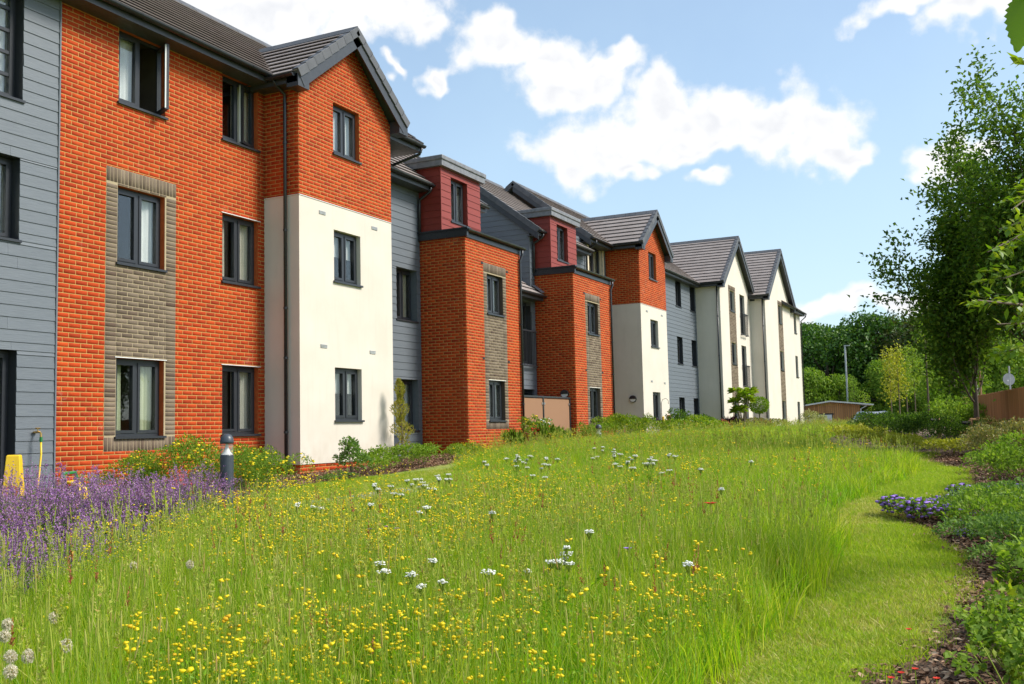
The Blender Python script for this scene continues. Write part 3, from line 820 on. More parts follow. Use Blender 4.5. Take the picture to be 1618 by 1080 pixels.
tan_panel(wA, fA, PAN, (Z1, Z2), (11.585, 12.605), 300)
window(fA, 11.585, 12.605, *Z1, cur='sides', cmat='curtain_green', lintel=True)
window(fA, 11.585, 12.605, *Z2, cur='right', cmat='curtain_white')
window(fA, 11.585, 12.605, *Z3, cur='left', cmat='curtain_white', opened=66)
window(fA, 14.01, 15.0, *Z1, cur='right', cmat='curtain_cream', lintel=True)
window(fA, 14.01, 15.0, *Z2, cur='sides', cmat='curtain_cream', lintel=True)
window(fA, 14.01, 15.0, *Z3, cur='right', cmat='curtain_cream', opened=14)

X0, X1, YB = 15.18, 18.385, 11.90
zs = ((1.563, 2.614), (4.345, 5.384), (6.947, 7.994))
def gable_block(x0, x1, yf, yback, wx, zs, apex, side_back, ybot=.74, brick_top=True, split=5.885, n=1):
    ff, fl = front(yf), left(x0)
    holes = [(wx[0], wx[1], *z) for z in zs]
    lo = [h for h in holes if h[3] < split + .01] if brick_top else holes
    zt = apex[2]
    if brick_top:
        wf = wall('render_wall', ff, (x0, x1, ybot, split), lo, M['white_render'])
        wl = wall('render_wall', fl, (yf, side_back, ybot, split), [], M['white_render'])
        hb = [h for h in holes if h[2] > split]
        wb = wall('brick_wall', ff, (x0, x1, split, zt), hb, M['mortar'], revmat=M['brick_reveal'], gable=(apex[0], apex[1]))
        lay_bricks(wb, ff, stretcher((x0, x1, split, zt), hb, gable=(apex[0], apex[1])), M['red_brick'])
        ws = wall('brick_wall', fl, (yf, side_back, split, zt), [], M['mortar'])
        lay_bricks(ws, fl, stretcher((yf, side_back, split, zt), [], off=.1125), M['red_brick'])
        attach(part('render_bead', M['white_upvc'], None, lambda mb: (mb.box(ff, x0 - .012, x1, .002, .012, split - .012, split), mb.box(fl, yf - .010, side_back, .002, .012, split - .012, split))))
    else:
        wf = wall('render_wall', ff, (x0, x1, ybot, zt), holes, M['white_render'], gable=(apex[0], apex[1]))
        wl = wall('render_wall', fl, (yf, side_back, ybot, zt), [], M['white_render'])
    if ybot > .5:
        pl = wall('plinth_wall', front(yf + .02), (x0 + .02, x1, .1, ybot), [], M['mortar'])
        lay_bricks(pl, front(yf + .02), stretcher((x0 + .02, x1, .1, ybot), []), M['red_brick'])
        p2 = wall('plinth_wall', left(x0 + .02), (yf + .02, side_back, .1, ybot), [], M['mortar'])
        lay_bricks(p2, left(x0 + .02), stretcher((yf + .02, side_back, .1, ybot), []), M['red_brick'])
    wall('return_wall', right(x1), (yf, side_back + 1.2, .1, zt), [], M['white_render'])
    return ff
fG = gable_block(X0, X1, YB, YA, (16.28, 17.20), zs, (16.7825, 9.56, 8.06), YA)
window(fG, 16.28, 17.20, *zs[0], cur='blind', cmat='curtain_white'); window(fG, 16.28, 17.20, *zs[1], cur='blind', cmat='curtain_white'); window(fG, 16.28, 17.20, *zs[2], cur='full', cmat='curtain_white')
def vent(mp, u, z):
    attach(part('wall_vent', M['galvanised'], None, lambda mb: [mb.box(mp, u, u + .21, .001, .014, z + k * .024, z + k * .024 + .016) for k in range(3)]))
for u, z in ((15.80, 5.62), (17.62, 5.62), (15.82, 2.98), (17.5, 2.96)): vent(fG, u, z)
gable_roof(X0, X1, YB, 15.0, 8.13, over=.33, ov_front=.26)
main_roof(4.0, 20.45, 12.34, 15.41, 8.20, vergeR=True)
eave_front(4.0, 14.85, YA, 12.36, 8.20); eave_front(18.72, 20.5, 13.4, 12.36, 8.20)
wall('end_wall', right(19.6), (12.8, 18, .1, 8.2), [], M['grey_cladding'])
wall('rear_wall', front(YA), (18.385, 19.6, .1, 8.2), [], M['grey_cladding'])
downpipe([(14.80, 12.22, 8.09), (14.86, 12.20, 7.98), (15.11, 12.18, 7.86), (15.115, 12.18, 7.7), (15.115, 12.18, .62)], brackets=[(15.115, 12.18, z, .07, 0) for z in (6.9, 5.2, 3.7, 2.75, 1.35)])
downpipe([(20.36, 12.28, 8.10), (20.36, 12.34, 7.96), (20.33, 13.28, 7.75), (20.33, 13.30, 7.55)])

# ---- sections 1 and 2: cladding walls, brick bays, red dormers
YC = 13.35
hc1 = [(20.80, 21.76, 1.34, 2.61), (20.80, 21.76, 4.09, 5.39)]
wc = wall('clad_wall', front(YC), (18.385, 21.93, .1, 7.6), hc1, M['dark_backing'], .16, revmat=M['grey_cladding'])
planks(wc, front(YC), (18.385, 21.93, .1, 7.6), hc1, M['grey_cladding'], .178, joints=False)
window(front(YC), 20.80, 21.76, *hc1[0][2:], .16, 'full', 'curtain_white'); window(front(YC), 20.80, 21.76, *hc1[1][2:], .16, 'sides', 'blind_tan')
main_roof(19.6, 24.9, 12.93, 16.6, 7.62, 'low_roof', vergeR=True); eave_front(19.6, 22.05, YC, 12.95, 7.62); eave_front(24.05, 24.95, YC, 12.95, 7.62)
wall('end_wall', right(24.85), (13.35, 19.5, .1, 7.6), [], M['grey_cladding'])
downpipe([(21.82, 12.90, 7.53), (21.82, 12.94, 7.42), (21.84, 13.26, 7.25), (21.84, 13.27, 7.1), (21.84, 13.27, 6.35)])

def brick_bay(x0, x1, yf, yb, dy, pan, wu, n):
    ff, fl = front(yf), left(x0); zt = 6.20
    wz = ((1.554, 2.60), (4.345, 5.39)); wh = [(wu[0], wu[1], *z) for z in wz]
    wf = wall('brick_wall', ff, (x0, x1, .2, zt), wh, M['mortar'], revmat=M['tan_brick'])
    lay_bricks(wf, ff, stretcher((x0, x1, .2, zt), [pan]), M['red_brick'])
    ws = wall('brick_wall', fl, (yf, yb, .2, zt), [], M['mortar'])
    lay_bricks(ws, fl, stretcher((yf, yb, .2, zt), [], off=.1125), M['red_brick'])
    wall('return_wall', right(x1), (yf, yb, .2, zt), [], M['brick_reveal'])
    tan_panel(wf, ff, pan, wz, wu, 0)
    window(ff, *wu, *wz[0], cur='full' if n == 1 else 'sides', cmat='curtain_white' if n == 1 else 'curtain_green', lintel=True); window(ff, *wu, *wz[1], cur='full', cmat='curtain_white')
    for u, z in ((pan[0] - .13, 5.60), (pan[1] + .02, 5.55), (pan[0] - .13, 3.12), (pan[1] + .02, 3.1)):
        attach(part('weep_vent', M['rubber'], None, lambda mb: mb.box(ff, u, u + .11, .008, .014, z, z + .06)))
    # flat roof with black flashing on the side, gutter along the front
    attach(part('flat_roof', M['roof_membrane'], None, lambda mb: mb.box(ID, x0, x1, yf, yb, zt + .02, zt + .17)))
    attach(part('parapet_flashing', M['gutter_black'], None, lambda mb: (mb.box(ID, x0 - .09, x0 - .002, yf - .10, yb, zt - .02, zt + .16), mb.box(ID, x0 - .12, x0 + .1, yf - .13, yb, zt + .161, zt + .20))))
    attach(part('fascia', M['gutter_black'], None, lambda mb: mb.box(ID, x0 + .0, x1 + .02, yf - .035, yf - .003, zt - .03, zt + .15)))
    gutter((x0 - .08, yf - .036, zt + .155), (x1 + .10, yf - .036, zt + .155), OUT)
    downpipe([(x1 - .02, yf - .10, zt + .10), (x1 - .02, yf - .10, zt - .05), (x1 - .09, yf - .055, zt - .22), (x1 - .09, yf - .055, zt - .35), (x1 - .09, yf - .055, .5)],
             brackets=[(x1 - .09, yf - .055, z, 0, .05) for z in (5.3, 4.2, 3.1, 2.0, 1.2)])
    # red clad dormer rising from the flat roof
    a, b = x0 + .003, x0 + 2.13; z0, z1 = zt + .17, 8.07; hd = [(x0 + .51, x0 + 1.40, 6.74, 7.90)]
    fd, fs = front(dy), left(a)
    wd = wall('dormer_wall', fd, (a, b, z0, z1), hd, M['dark_backing'], .12, revmat=M['red_cladding'])
    planks(wd, fd, (a, b, z0, z1), hd, M['red_cladding'], .178, joints=False)
    wd2 = wall('dormer_wall', fs, (dy, dy + 1.6, z0, z1), [], M['dark_backing'])
    planks(wd2, fs, (dy, dy + 1.6, z0, z1), [], M['red_cladding'], .178, joints=False)
    attach(part('corner_trim', M['red_cladding'], None, lambda mb: mb.box(ID, a - .026, a + .004, dy - .026, dy + .004, z0, z1)))
    wall('dormer_wall', right(b), (dy, dy + 1.6, z0, z1), [], M['red_cladding'])
    window(fd, *hd[0], .12, 'full', 'curtain_white')
    attach(part('dormer_fascia', M['zinc_coping'], None, lambda mb: mb.box(ID, a - .12, b + .12, dy - .12, dy + 2.4, z1 + .002, z1 + .15)))
    attach(part('dormer_coping', M['zinc_coping'], None, lambda mb: mb.box(ID, a - .15, b + .15, dy - .15, dy + 2.5, z1 + .152, z1 + .27), bevel=.02))
brick_bay(21.93, 25.07, 12.0, YC, 12.69, (22.87, 24.17, 1.33, 5.655), (23.055, 23.975), 1)
# link between the bays: cladding, French doors with a Juliet balcony, lean-to roof
hl = [(27.62, 28.72, .75, 2.55), (27.45, 28.66, 3.34, 5.30)]
wl_ = wall('clad_wall', front(YC), (25.07, 28.93, .1, 5.5), hl, M['dark_backing'], .16, revmat=M['grey_cladding'])
planks(wl_, front(YC), (25.07, 28.93, .1, 5.5), hl, M['grey_cladding'], .178, joints=False)
window(front(YC), *hl[0], .16, 'none', name='glazed_door', sill=False); window(front(YC), *hl[1], .16, 'sides', 'curtain_cream', name='glazed_door', sill=False)
mb = MB(); slab(mb, [(25.07, 13.02, 5.52), (28.9, 13.02, 5.52), (28.9, 16.2, 5.52 + 3.18 * SLOPE), (25.07, 16.2, 5.52 + 3.18 * SLOPE)], Vector((0, -SLOPE, 1)).normalized(), .1)
lr = attach(mb.build('lean_to_roof', M['soffit_grey'])); roof_slope(lr, (25.07, 13.02, 5.52), (28.86, 13.02, 5.52), (0, 1, 0), 3.1)
attach(part('flashing', M['zinc_coping'], None, lambda mb: slab(mb, [(28.70, 12.98, 5.60), (28.92, 12.98, 5.64), (28.92, 14.4, 5.64 + 1.42 * SLOPE), (28.70, 14.4, 5.60 + 1.42 * SLOPE)], Vector((0, -SLOPE, 1)).normalized(), .01)))
eave_front(25.1, 28.92, YC, 13.03, 5.52)
def juliet(mp, u0, u1, z0, z1, w=.14):
    mb = MB(); mb.box(mp, u0 - .06, u1 + .06, w - .02, w + .02, z1 - .04, z1); mb.box(mp, u0 - .06, u1 + .06, w - .02, w + .02, z0, z0 + .04)
    rl = attach(mb.build('balcony_rail', M['frame_grey']))
    n = int((u1 - u0) / .11)
    for i in range(n + 1):
        u = u0 + (u1 - u0) * i / n; part('baluster', M['frame_grey'], rl, lambda mb: mb.box(mp, u - .008, u + .008, w - .008, w + .008, z0 + .04, z1 - .04))
    for u in (u0 - .05, u1 + .03):
        part('bracket', M['frame_grey'], rl, lambda mb: (mb.box(mp, u, u + .03, .0, w - .021, z1 - .05, z1 - .01), mb.box(mp, u, u + .03, .0, w - .021, z0, z0 + .04)))
juliet(front(YC), 27.45, 28.66, 3.25, 4.38)
brick_bay(28.93, 32.2, 12.0, YC, 12.75, (29.87, 31.17, 1.33, 5.655), (30.055, 30.975), 2)
# section 2: clad gable end above the link
XG = 28.62
zr2, rf2 = main_roof(28.50, 33.2, 12.95, 16.55, 7.58, 'low_roof', vergeL=True); eave_front(28.50, 28.95, YC, 12.97, 7.58); eave_front(31.06, 33.0, YC, 12.97, 7.58)
wg = wall('gable_end_wall', left(XG), (YC, 19.75, .1, 7.80), [], M['dark_backing'], gable=(16.55, 10.2))
for k in range(16):
    z = 5.2 + k * .178 * 2 * .5
z = 5.2
while z < 10.2:
    a = YC if z < 7.75 else YC + (z + .1 - 7.80) / SLOPE; b_ = 19.75 if z < 7.75 else 19.75 - (z + .1 - 7.8) / SLOPE
    if b_ - a > .1:
        mb = MB(); mp = left(XG); mb.v = [mp(*q) for q in ((a, .003, z), (b_, .003, z), (b_, .003, z + .176), (a, .003, z + .176), (a, .022, z), (b_, .022, z), (b_, .011, z + .176), (a, .011, z + .176))]
        for q in BF: mb.face(*q)
        mb.build('cladding_plank', M['grey_cladding'], wg)
    z += .178
wcf = wall('clad_wall', front(YC), (XG, 28.93, 5.0, 7.6), [], M['dark_backing']); planks(wcf, front(YC), (XG, 28.93, 5.0, 7.6), [], M['grey_cladding'], .178, joints=False)
attach(part('corner_trim', M['grey_cladding'], None, lambda mb: mb.box(ID, XG - .028, XG + .004, YC - .028, YC + .004, 5.0, 7.6)))
part('bargeboard', M['trim_grey'], rf2, lambda mb: slab(mb, [(28.5, 12.95, 7.48), (28.5, 16.55, 10.24), (28.5, 16.55, 10.02), (28.5, 12.95, 7.26)], (1, 0, 0), .02))
downpipe([(28.80, 12.92, 7.49), (28.80, 12.96, 7.38), (28.80, 13.26, 7.22), (28.80, 13.27, 7.1), (28.80, 13.27, 6.3)])

# ---- section 3 with gabled block C, then cladding
zr3, rf3 = main_roof(32.9, 50.0, 12.92, 15.95, 8.08, vergeL=True)
part('bargeboard', M['trim_grey'], rf3, lambda mb: slab(mb, [(32.9, 12.92, 7.98), (32.9, 15.95, 10.30), (32.9, 15.95, 10.08), (32.9, 12.92, 7.76)], (1, 0, 0), .02))
wall('gable_end_wall', left(33.15), (YC, 18.6, .1, 8.2), [], M['tan_brick'], gable=(15.95, 10.2))
eave_front(32.9, 35.05, YC, 12.94, 8.08)
h3 = [(33.62, 35.02, 6.35, 7.98)]
w3 = wall('clad_wall', front(YC), (32.2, 35.38, .1, 8.1), h3, M['dark_backing'], .1, revmat=M['cream_frame']); planks(w3, front(YC), (32.2, 35.38, 6.0, 8.1), h3, M['grey_cladding'], .178, joints=False)
window(front(YC), *h3[0], .1, 'right', 'blind_tan', name='glazed_door', sill=False)
attach(part('door_surround', M['cream_frame'], None, lambda mb: bars(mb, front(YC), 33.50, 35.14, 6.28, 8.08, .11, .0, .05)))
downpipe([(33.3, 12.86, 7.99), (33.3, 12.9, 7.85), (33.3, 13.22, 7.7), (33.3, 13.26, 7.5), (33.3, 13.26, 6.4)])
fC = gable_block(35.38, 38.52, 12.0, YC, (36.47, 37.40), zs, (36.95, 9.50, 8.06), YC, ybot=.6)
for k, c in enumerate((('right', 'curtain_cream'), ('full', 'curtain_white'), ('full', 'curtain_white'))): window(fC, 36.47, 37.40, *zs[k], cur=c[0], cmat=c[1])
for u, z in ((35.98, 5.62), (37.80, 5.62), (36.3, 2.98), (37.9, 2.96)): vent(fC, u, z)
gable_roof(35.38, 38.52, 12.0, 15.6, 8.12, over=.33, ov_front=.26)
YD = 13.25
hd3 = [(43.95, 44.82, a, b) for a, b in ((1.3, 2.6), (4.12, 5.36), (6.75, 8.02))] + [(46.28, 47.12, a, b) for a, b in ((1.3, 2.6), (4.12, 5.36), (6.75, 8.02))]
wd3 = wall('clad_wall', front(YD), (38.5, 47.27, .1, 8.1), hd3, M['dark_backing'], .14, revmat=M['frame_grey']); planks(wd3, front(YD), (38.5, 47.27, .1, 8.1), hd3, M['grey_cladding'], .178, joints=False)
for h in hd3: window(front(YD), *h, .14, random.choice(['none', 'sides', 'right']), 'curtain_cream')
eave_front(38.86, 46.95, YD, 12.94, 8.08)
downpipe([(38.70, 13.18, 8.0), (38.70, 13.18, .5)])

# ---- white gabled blocks D and E
def white_gable(x0, x1, yf, yb, win_u, jul_u, pan_u, yback, split_right=None):
    fz = ((1.5, 2.605), (4.30, 5.385), (6.95, 7.99))
    xm = (x0 + x1) / 2; ap = 8.10 + (x1 - x0) / 2 * SLOPE
    ff = front(yf)
    holes = [(win_u[0], win_u[1], *z) for z in fz]
    jz = ((3.25, 5.36), (5.92, 8.0))
    if jul_u: holes += [(jul_u[0], jul_u[1], *z) for z in jz] + [(jul_u[0], jul_u[1], .8, 2.6)]
    wall('render_wall', ff, (x0, x1, .1, 8.10), holes, M['white_render'], gable=(xm, ap))
    wall('render_wall', left(x0), (yf, yb, .1, 8.12), [], M['white_render'])
    wall('return_wall', right(x1), (yf, yb + .5, .1, 8.1), [], M['white_render'])
    mbp = MB()
    for r in subtract([(pan_u[0], pan_u[1], 1.2, 8.22)], [(win_u[0], win_u[1], *z) for z in fz]): mbp.quad(ff(r[0], .004, r[2]), ff(r[1], .004, r[2]), ff(r[1], .004, r[3]), ff(r[0], .004, r[3]))
    pb = attach(mbp.build('tan_brick_panel', M['tan_mortar']))
    rects = stretcher((pan_u[0], pan_u[1], 1.2, 8.0), [(win_u[0], win_u[1], z[0] - .03, z[1]) for z in fz]) + soldier(pan_u[0], pan_u[1], 8.0, 8.22)
    lay_bricks(pb, (lambda u, w, z: ff(u, w + .004, z)), rects, M['tan_brick'], 0, 'tan_brick')
    for z in fz: window(ff, *win_u, *z, cur=random.choice(['none', 'sides', 'full']), cmat='curtain_white')
    if jul_u:
        for z in jz:
            window(ff, *jul_u, *z, cur='sides', cmat='curtain_cream', sill=False, name='glazed_door'); juliet(ff, jul_u[0], jul_u[1], z[0] - .05, z[0] + 1.08)
        window(ff, *jul_u, .8, 2.6, cur='none', sill=False, name='glazed_door')
    gable_roof(x0, x1, yf, yback, 8.12, over=.33, ov_front=.27)
    downpipe([(x0 - .07, yf + .12, 8.0), (x0 - .07, yf + .12, .5)], brackets=[(x0 - .07, yf + .12, z, .07, 0) for z in (6.5, 4.6, 3.3, 1.7)])
    return ff
fD = white_gable(47.27, 53.54, 12.05, YD, (49.2, 50.1), (51.25, 52.3), (48.95, 50.33), 18.5)
fE = white_gable(53.54, 60.5, 11.25, 12.05, (57.0, 57.9), None, (56.85, 58.15), 18.5)
he = [(61.5, 62.3, a, b) for a, b in ((1.43, 2.6), (4.08, 5.36), (6.74, 7.96))]
wall('render_wall', front(11.25), (60.5, 63.5, .1, 8.1), he, M['white_render'])
for h in he: window(front(11.25), *h, cur='sides', cmat='curtain_cream')
wall('end_wall', right(63.5), (11.25, 18, .1, 8.1), [], M['white_render'], gable=(14.6, 10.5))
main_roof(58.0, 63.75, 10.95, 14.6, 8.08); eave_front(60.85, 63.75, 11.25, 10.97, 8.08)
downpipe([(63.52, 10.86, 8.0), (63.52, 10.90, 7.85), (63.45, 11.17, 7.6), (63.45, 11.17, .4)])

# ------------------------------------------------------------------ vegetation helpers
def unit(v): return v / np.maximum(np.linalg.norm(v, axis=-1, keepdims=True), 1e-9)
def leaf_faces(C, Dr, N, ln, wd, fold=.18):
    """one folded rhombic leaf per row: centre-base C, direction Dr, normal N"""
    n = len(C); ln = np.broadcast_to(ln, n)[:, None]; wd = np.broadcast_to(wd, n)[:, None]
    Dr = unit(Dr); Sd = unit(np.cross(Dr, N)); Nn = np.cross(Sd, Dr)
    V = np.stack([C, C + Dr * ln * .45 + Sd * wd * .5 + Nn * ln * fold, C + Dr * ln - Nn * ln * fold * .6, C + Dr * ln * .45 - Sd * wd * .5 + Nn * ln * fold], 1).reshape(-1, 3)
    a = np.arange(n)[:, None] * 4
    F = np.concatenate([a + np.array([[0, 1, 2]]), a + np.array([[0, 2, 3]])])
    return V, F
class Veg:
    """collects leaf / blade / tube geometry for one mesh with several materials"""
    def __init__(s): s.V = []; s.F3 = []; s.F4 = []; s.m3 = []; s.m4 = []; s.r3 = []; s.r4 = []; s.n = 0; s.mats = []
    def mid(s, mat):
        mt = M[mat]
        if mt not in s.mats: s.mats.append(mt)
        return s.mats.index(mt)
    def add(s, V, F, mat, rnd=None):
        F = np.asarray(F); k = s.mid(mat); rnd = rng.random(len(F)) if rnd is None else np.broadcast_to(rnd, len(F))
        if F.shape[1] == 3: s.F3.append(F + s.n); s.m3.append(np.full(len(F), k)); s.r3.append(rnd)
        else: s.F4.append(F + s.n); s.m4.append(np.full(len(F), k)); s.r4.append(rnd)
        s.V.append(np.asarray(V, float)); s.n += len(V)
    def leaves(s, C, Dr, N, ln, wd, mat, fold=.18):
        V, F = leaf_faces(C, Dr, N, ln, wd, fold); r = rng.random(len(C)); s.add(V, F, mat, np.concatenate([r, r]))
    def tube(s, pts, r, mat, seg=5):
        mb = MB(); mb.tube(pts, r, seg, cap=False); s.add(np.array(mb.v), np.array(mb.f), mat, random.random())
    def blades(s, base, tip, mid, wd, mat, seg=3):
        """curved tapering blades; base, mid, tip (n,3)"""
        n = len(base); t = np.linspace(0, 1, seg + 1)
        side = unit(np.cross(tip - base, rng.normal(size=(n, 3)))); wd = np.broadcast_to(wd, n)[:, None]
        P = []
        for i, x in enumerate(t[:-1]):
            c = base * (1 - x) ** 2 + mid * 2 * x * (1 - x) + tip * x * x; w = wd * (1 - x ** 2 * .8) * .5
            P += [c - side * w, c + side * w]
        P.append(tip); V = np.stack(P, 1); k = V.shape[1]; a = np.arange(n)[:, None] * k
        r = rng.random(n)
        q = np.concatenate([a + np.array([[2 * i, 2 * i + 1, 2 * i + 3, 2 * i + 2]]) for i in range(seg - 1)])
        b = s.n; s.V.append(V.reshape(-1, 3)); s.n += n * k; mi = s.mid(mat)
        s.F4.append(q + b); s.m4.append(np.full(len(q), mi)); s.r4.append(np.tile(r, seg - 1))
        tr = a + np.array([[k - 3, k - 2, k - 1]]); s.F3.append(tr + b); s.m3.append(np.full(n, mi)); s.r3.append(r)
    def mesh(s, name):
        return np_mesh(name, np.concatenate(s.V), [np.concatenate(x) for x in (s.F3, s.F4) if x], s.mats,
                       np.concatenate([np.concatenate(x) for x in (s.m3, s.m4) if x]), np.concatenate([np.concatenate(x) for x in (s.r3, s.r4) if x]))

def scatter(name, pts, rot, scl, idx, meshes, label, cat):
    """one 'stuff' object: instances of a few small clumps on given points"""
    col = bpy.data.collections.new(name + '_sources')
    for i, me in enumerate(meshes): col.objects.link(bpy.data.objects.new('%s_source_%02d' % (name, i), me))
    me = bpy.data.meshes.new(name); n = len(pts); me.vertices.add(n); me.vertices.foreach_set('co', np.asarray(pts, np.float32).ravel())
    for nm, typ, key, d in (('rot', 'FLOAT_VECTOR', 'vector', rot), ('scl', 'FLOAT_VECTOR', 'vector', scl), ('idx', 'INT', 'value', idx)):
        a = me.attributes.new(nm, typ, 'POINT'); a.data.foreach_set(key, np.asarray(d, np.float32 if typ != 'INT' else np.int32).ravel())
    o = link(name, me); tag(o, label, cat, kind='stuff')
    g = bpy.data.node_groups.new(name, 'GeometryNodeTree')
    g.interface.new_socket('Geometry', in_out='INPUT', socket_type='NodeSocketGeometry'); g.interface.new_socket('Geometry', in_out='OUTPUT', socket_type='NodeSocketGeometry')
    N = g.nodes; L = g.links
    gi, go, ip, ci = N.new('NodeGroupInput'), N.new('NodeGroupOutput'), N.new('GeometryNodeInstanceOnPoints'), N.new('GeometryNodeCollectionInfo')
    ci.inputs['Collection'].default_value = col; ci.inputs['Separate Children'].default_value = True; ci.inputs['Reset Children'].default_value = True
    ip.inputs['Pick Instance'].default_value = True
    def attr(nm, typ):
        a = N.new('GeometryNodeInputNamedAttribute'); a.data_type = typ; a.inputs['Name'].default_value = nm
        return next(x for x in a.outputs if x.enabled and x.name == 'Attribute')
    L.new(gi.outputs[0], ip.inputs['Points']); L.new(ci.outputs[0], ip.inputs['Instance'])
    L.new(attr('idx', 'INT'), ip.inputs['Instance Index']); L.new(attr('rot', 'FLOAT_VECTOR'), ip.inputs['Rotation']); L.new(attr('scl', 'FLOAT_VECTOR'), ip.inputs['Scale'])
    L.new(ip.outputs[0], go.inputs[0])
    md = o.modifiers.new('scatter', 'NODES'); md.node_group = g
    return o
def in_view(P, mx=.10, top=None):
    """points whose ground position falls in the view cone with a margin (nothing is built far outside it)"""
    c = (P - np.array([0, 0, EYE])) @ DM; z = np.maximum(c[:, 2], .1)
    return (c[:, 2] > 1.2) & (np.abs(c[:, 0] / z * FPX + CX - 809) < 809 * (1 + mx) + 250 / z * 2) & (c[:, 1] / z * FPX + CY < 1080 + 900 / np.maximum(z, 1))
def side_interp(P, x):                 # edge line y at x
    P = np.asarray(P); o = np.argsort(P[:, 0]); return np.interp(x, P[o, 0], P[o, 1])
def vnoise(P, scale, seed=0):          # cheap smooth 2-d value noise 0..1
    g = np.random.default_rng(seed).random((64, 64)); q = P[:, :2] * scale + 31.7; i = np.floor(q).astype(int); f = q - i; f = f * f * (3 - 2 * f)
    a = lambda dx, dy: g[(i[:, 0] + dx) % 64, (i[:, 1] + dy) % 64]
    return (a(0, 0) * (1 - f[:, 0]) + a(1, 0) * f[:, 0]) * (1 - f[:, 1]) + (a(0, 1) * (1 - f[:, 0]) + a(1, 1) * f[:, 0]) * f[:, 1]

# ------------------------------------------------------------------ meadow
def clump_grass(nb, h, spread, mat='meadow_blade', seeds=0, wd=.006, kind='spike'):
    v = Veg(); a = rng.random(nb) * 6.283; r = np.sqrt(rng.random(nb)) * spread
    base = np.stack([np.cos(a) * r, np.sin(a) * r, np.full(nb, -.02)], 1); hh = h * (.55 + .55 * rng.random(nb))
    b = rng.random(nb) * 6.283; lean = hh * (.10 + .45 * rng.random(nb) ** 1.5)
    dirn = np.stack([np.cos(b), np.sin(b), np.zeros(nb)], 1)
    mid = base + np.stack([np.zeros(nb), np.zeros(nb), hh * .7], 1) + dirn * lean[:, None] * .18
    tip = base + np.stack([np.zeros(nb), np.zeros(nb), hh], 1) + dirn * lean[:, None]
    v.blades(base, tip, mid, wd * (.7 + .7 * rng.random(nb)), mat)
    for k in range(seeds):
        a, r = random.random() * 6.283, spread * random.random(); H_ = h * (1.05 + .5 * random.random()); l = H_ * .16 * random.random(); b = random.random() * 6.283
        p0 = np.array([math.cos(a) * r, math.sin(a) * r, 0]); p1 = p0 + [math.cos(b) * l * .35, math.sin(b) * l * .35, H_ * .6]; p2 = p0 + [math.cos(b) * l, math.sin(b) * l, H_]
        v.tube([p0, p1, p2], [.0017, .0015, .0012], 'stem_green', 3)
        d = unit((p2 - p1)[None])[0]; L_ = (.05 + .06 * random.random())
        if kind == 'spike':
            v.tube([p2, p2 + d * L_ * .15, p2 + d * L_ * .7, p2 + d * L_], [.0013, .0036, .0031, .0008], 'seed_head', 5)
        else:
            m_ = 26; t = rng.random(m_); C = p2 + d * (t[:, None] * L_ * 1.7) ; dd = d + rng.normal(size=(m_, 3)) * .55
            v.leaves(C, dd, rng.normal(size=(m_, 3)), .022 * (1.3 - t), .007, 'seed_head' if kind == 'panicle' else 'sorrel_red')
    return v.mesh('grass_clump')
def flower_dome(v, p, r, mat, n=7):
    a = np.arange(n) / n * 6.283; rim = np.stack([np.cos(a) * r, np.sin(a) * r, r * .15 * rng.normal(size=n)], 1) + p; top = p + np.array([0, 0, r * .55])
    rim2 = np.stack([np.cos(a + .4) * r * .6, np.sin(a + .4) * r * .6, np.full(n, r * .45)], 1) + p
    rim = rim + rng.normal(size=rim.shape) * r * .16; rim2 = rim2 + rng.normal(size=rim2.shape) * r * .14
    V = np.concatenate([rim, rim2, top[None], (p - [0, 0, r * .5])[None]])
    i = np.arange(n); j = (i + 1) % n
    F = np.concatenate([np.stack([i, j, n + i], 1), np.stack([j, n + j, n + i], 1), np.stack([n + i, n + j, np.full(n, 2 * n)], 1), np.stack([j, i, np.full(n, 2 * n + 1)], 1)])
    v.add(V, F, mat, random.random())
def clump_yellow(nf, h, spread, fr=.0086):
    v = Veg()
    for k in range(nf):
        a, r = random.random() * 6.283, spread * math.sqrt(random.random()); H_ = h * (.6 + .55 * random.random()); p0 = np.array([math.cos(a) * r * .5, math.sin(a) * r * .5, 0]); p = np.array([math.cos(a) * r, math.sin(a) * r, H_])
        v.tube([p0, (p0 + p) / 2 + [0, 0, .03], p], .0013, 'stem_green', 3)
        for q in range(random.choice([1, 1, 2, 3, 4])): flower_dome(v, p + rng.normal(size=3) * [.014, .014, .007], fr * random.uniform(.6, 1.35), 'yellow_petal', 5)
    n = 70; C = np.stack([rng.normal(size=n) * spread * .5, rng.normal(size=n) * spread * .5, rng.random(n) * h * .85], 1)
    v.leaves(C, rng.normal(size=(n, 3)) + [0, 0, .3], rng.normal(size=(n, 3)) + [0, 0, 1], .022, .010, 'meadow_blade_dark')
    return v.mesh('yellow_flower_clump')

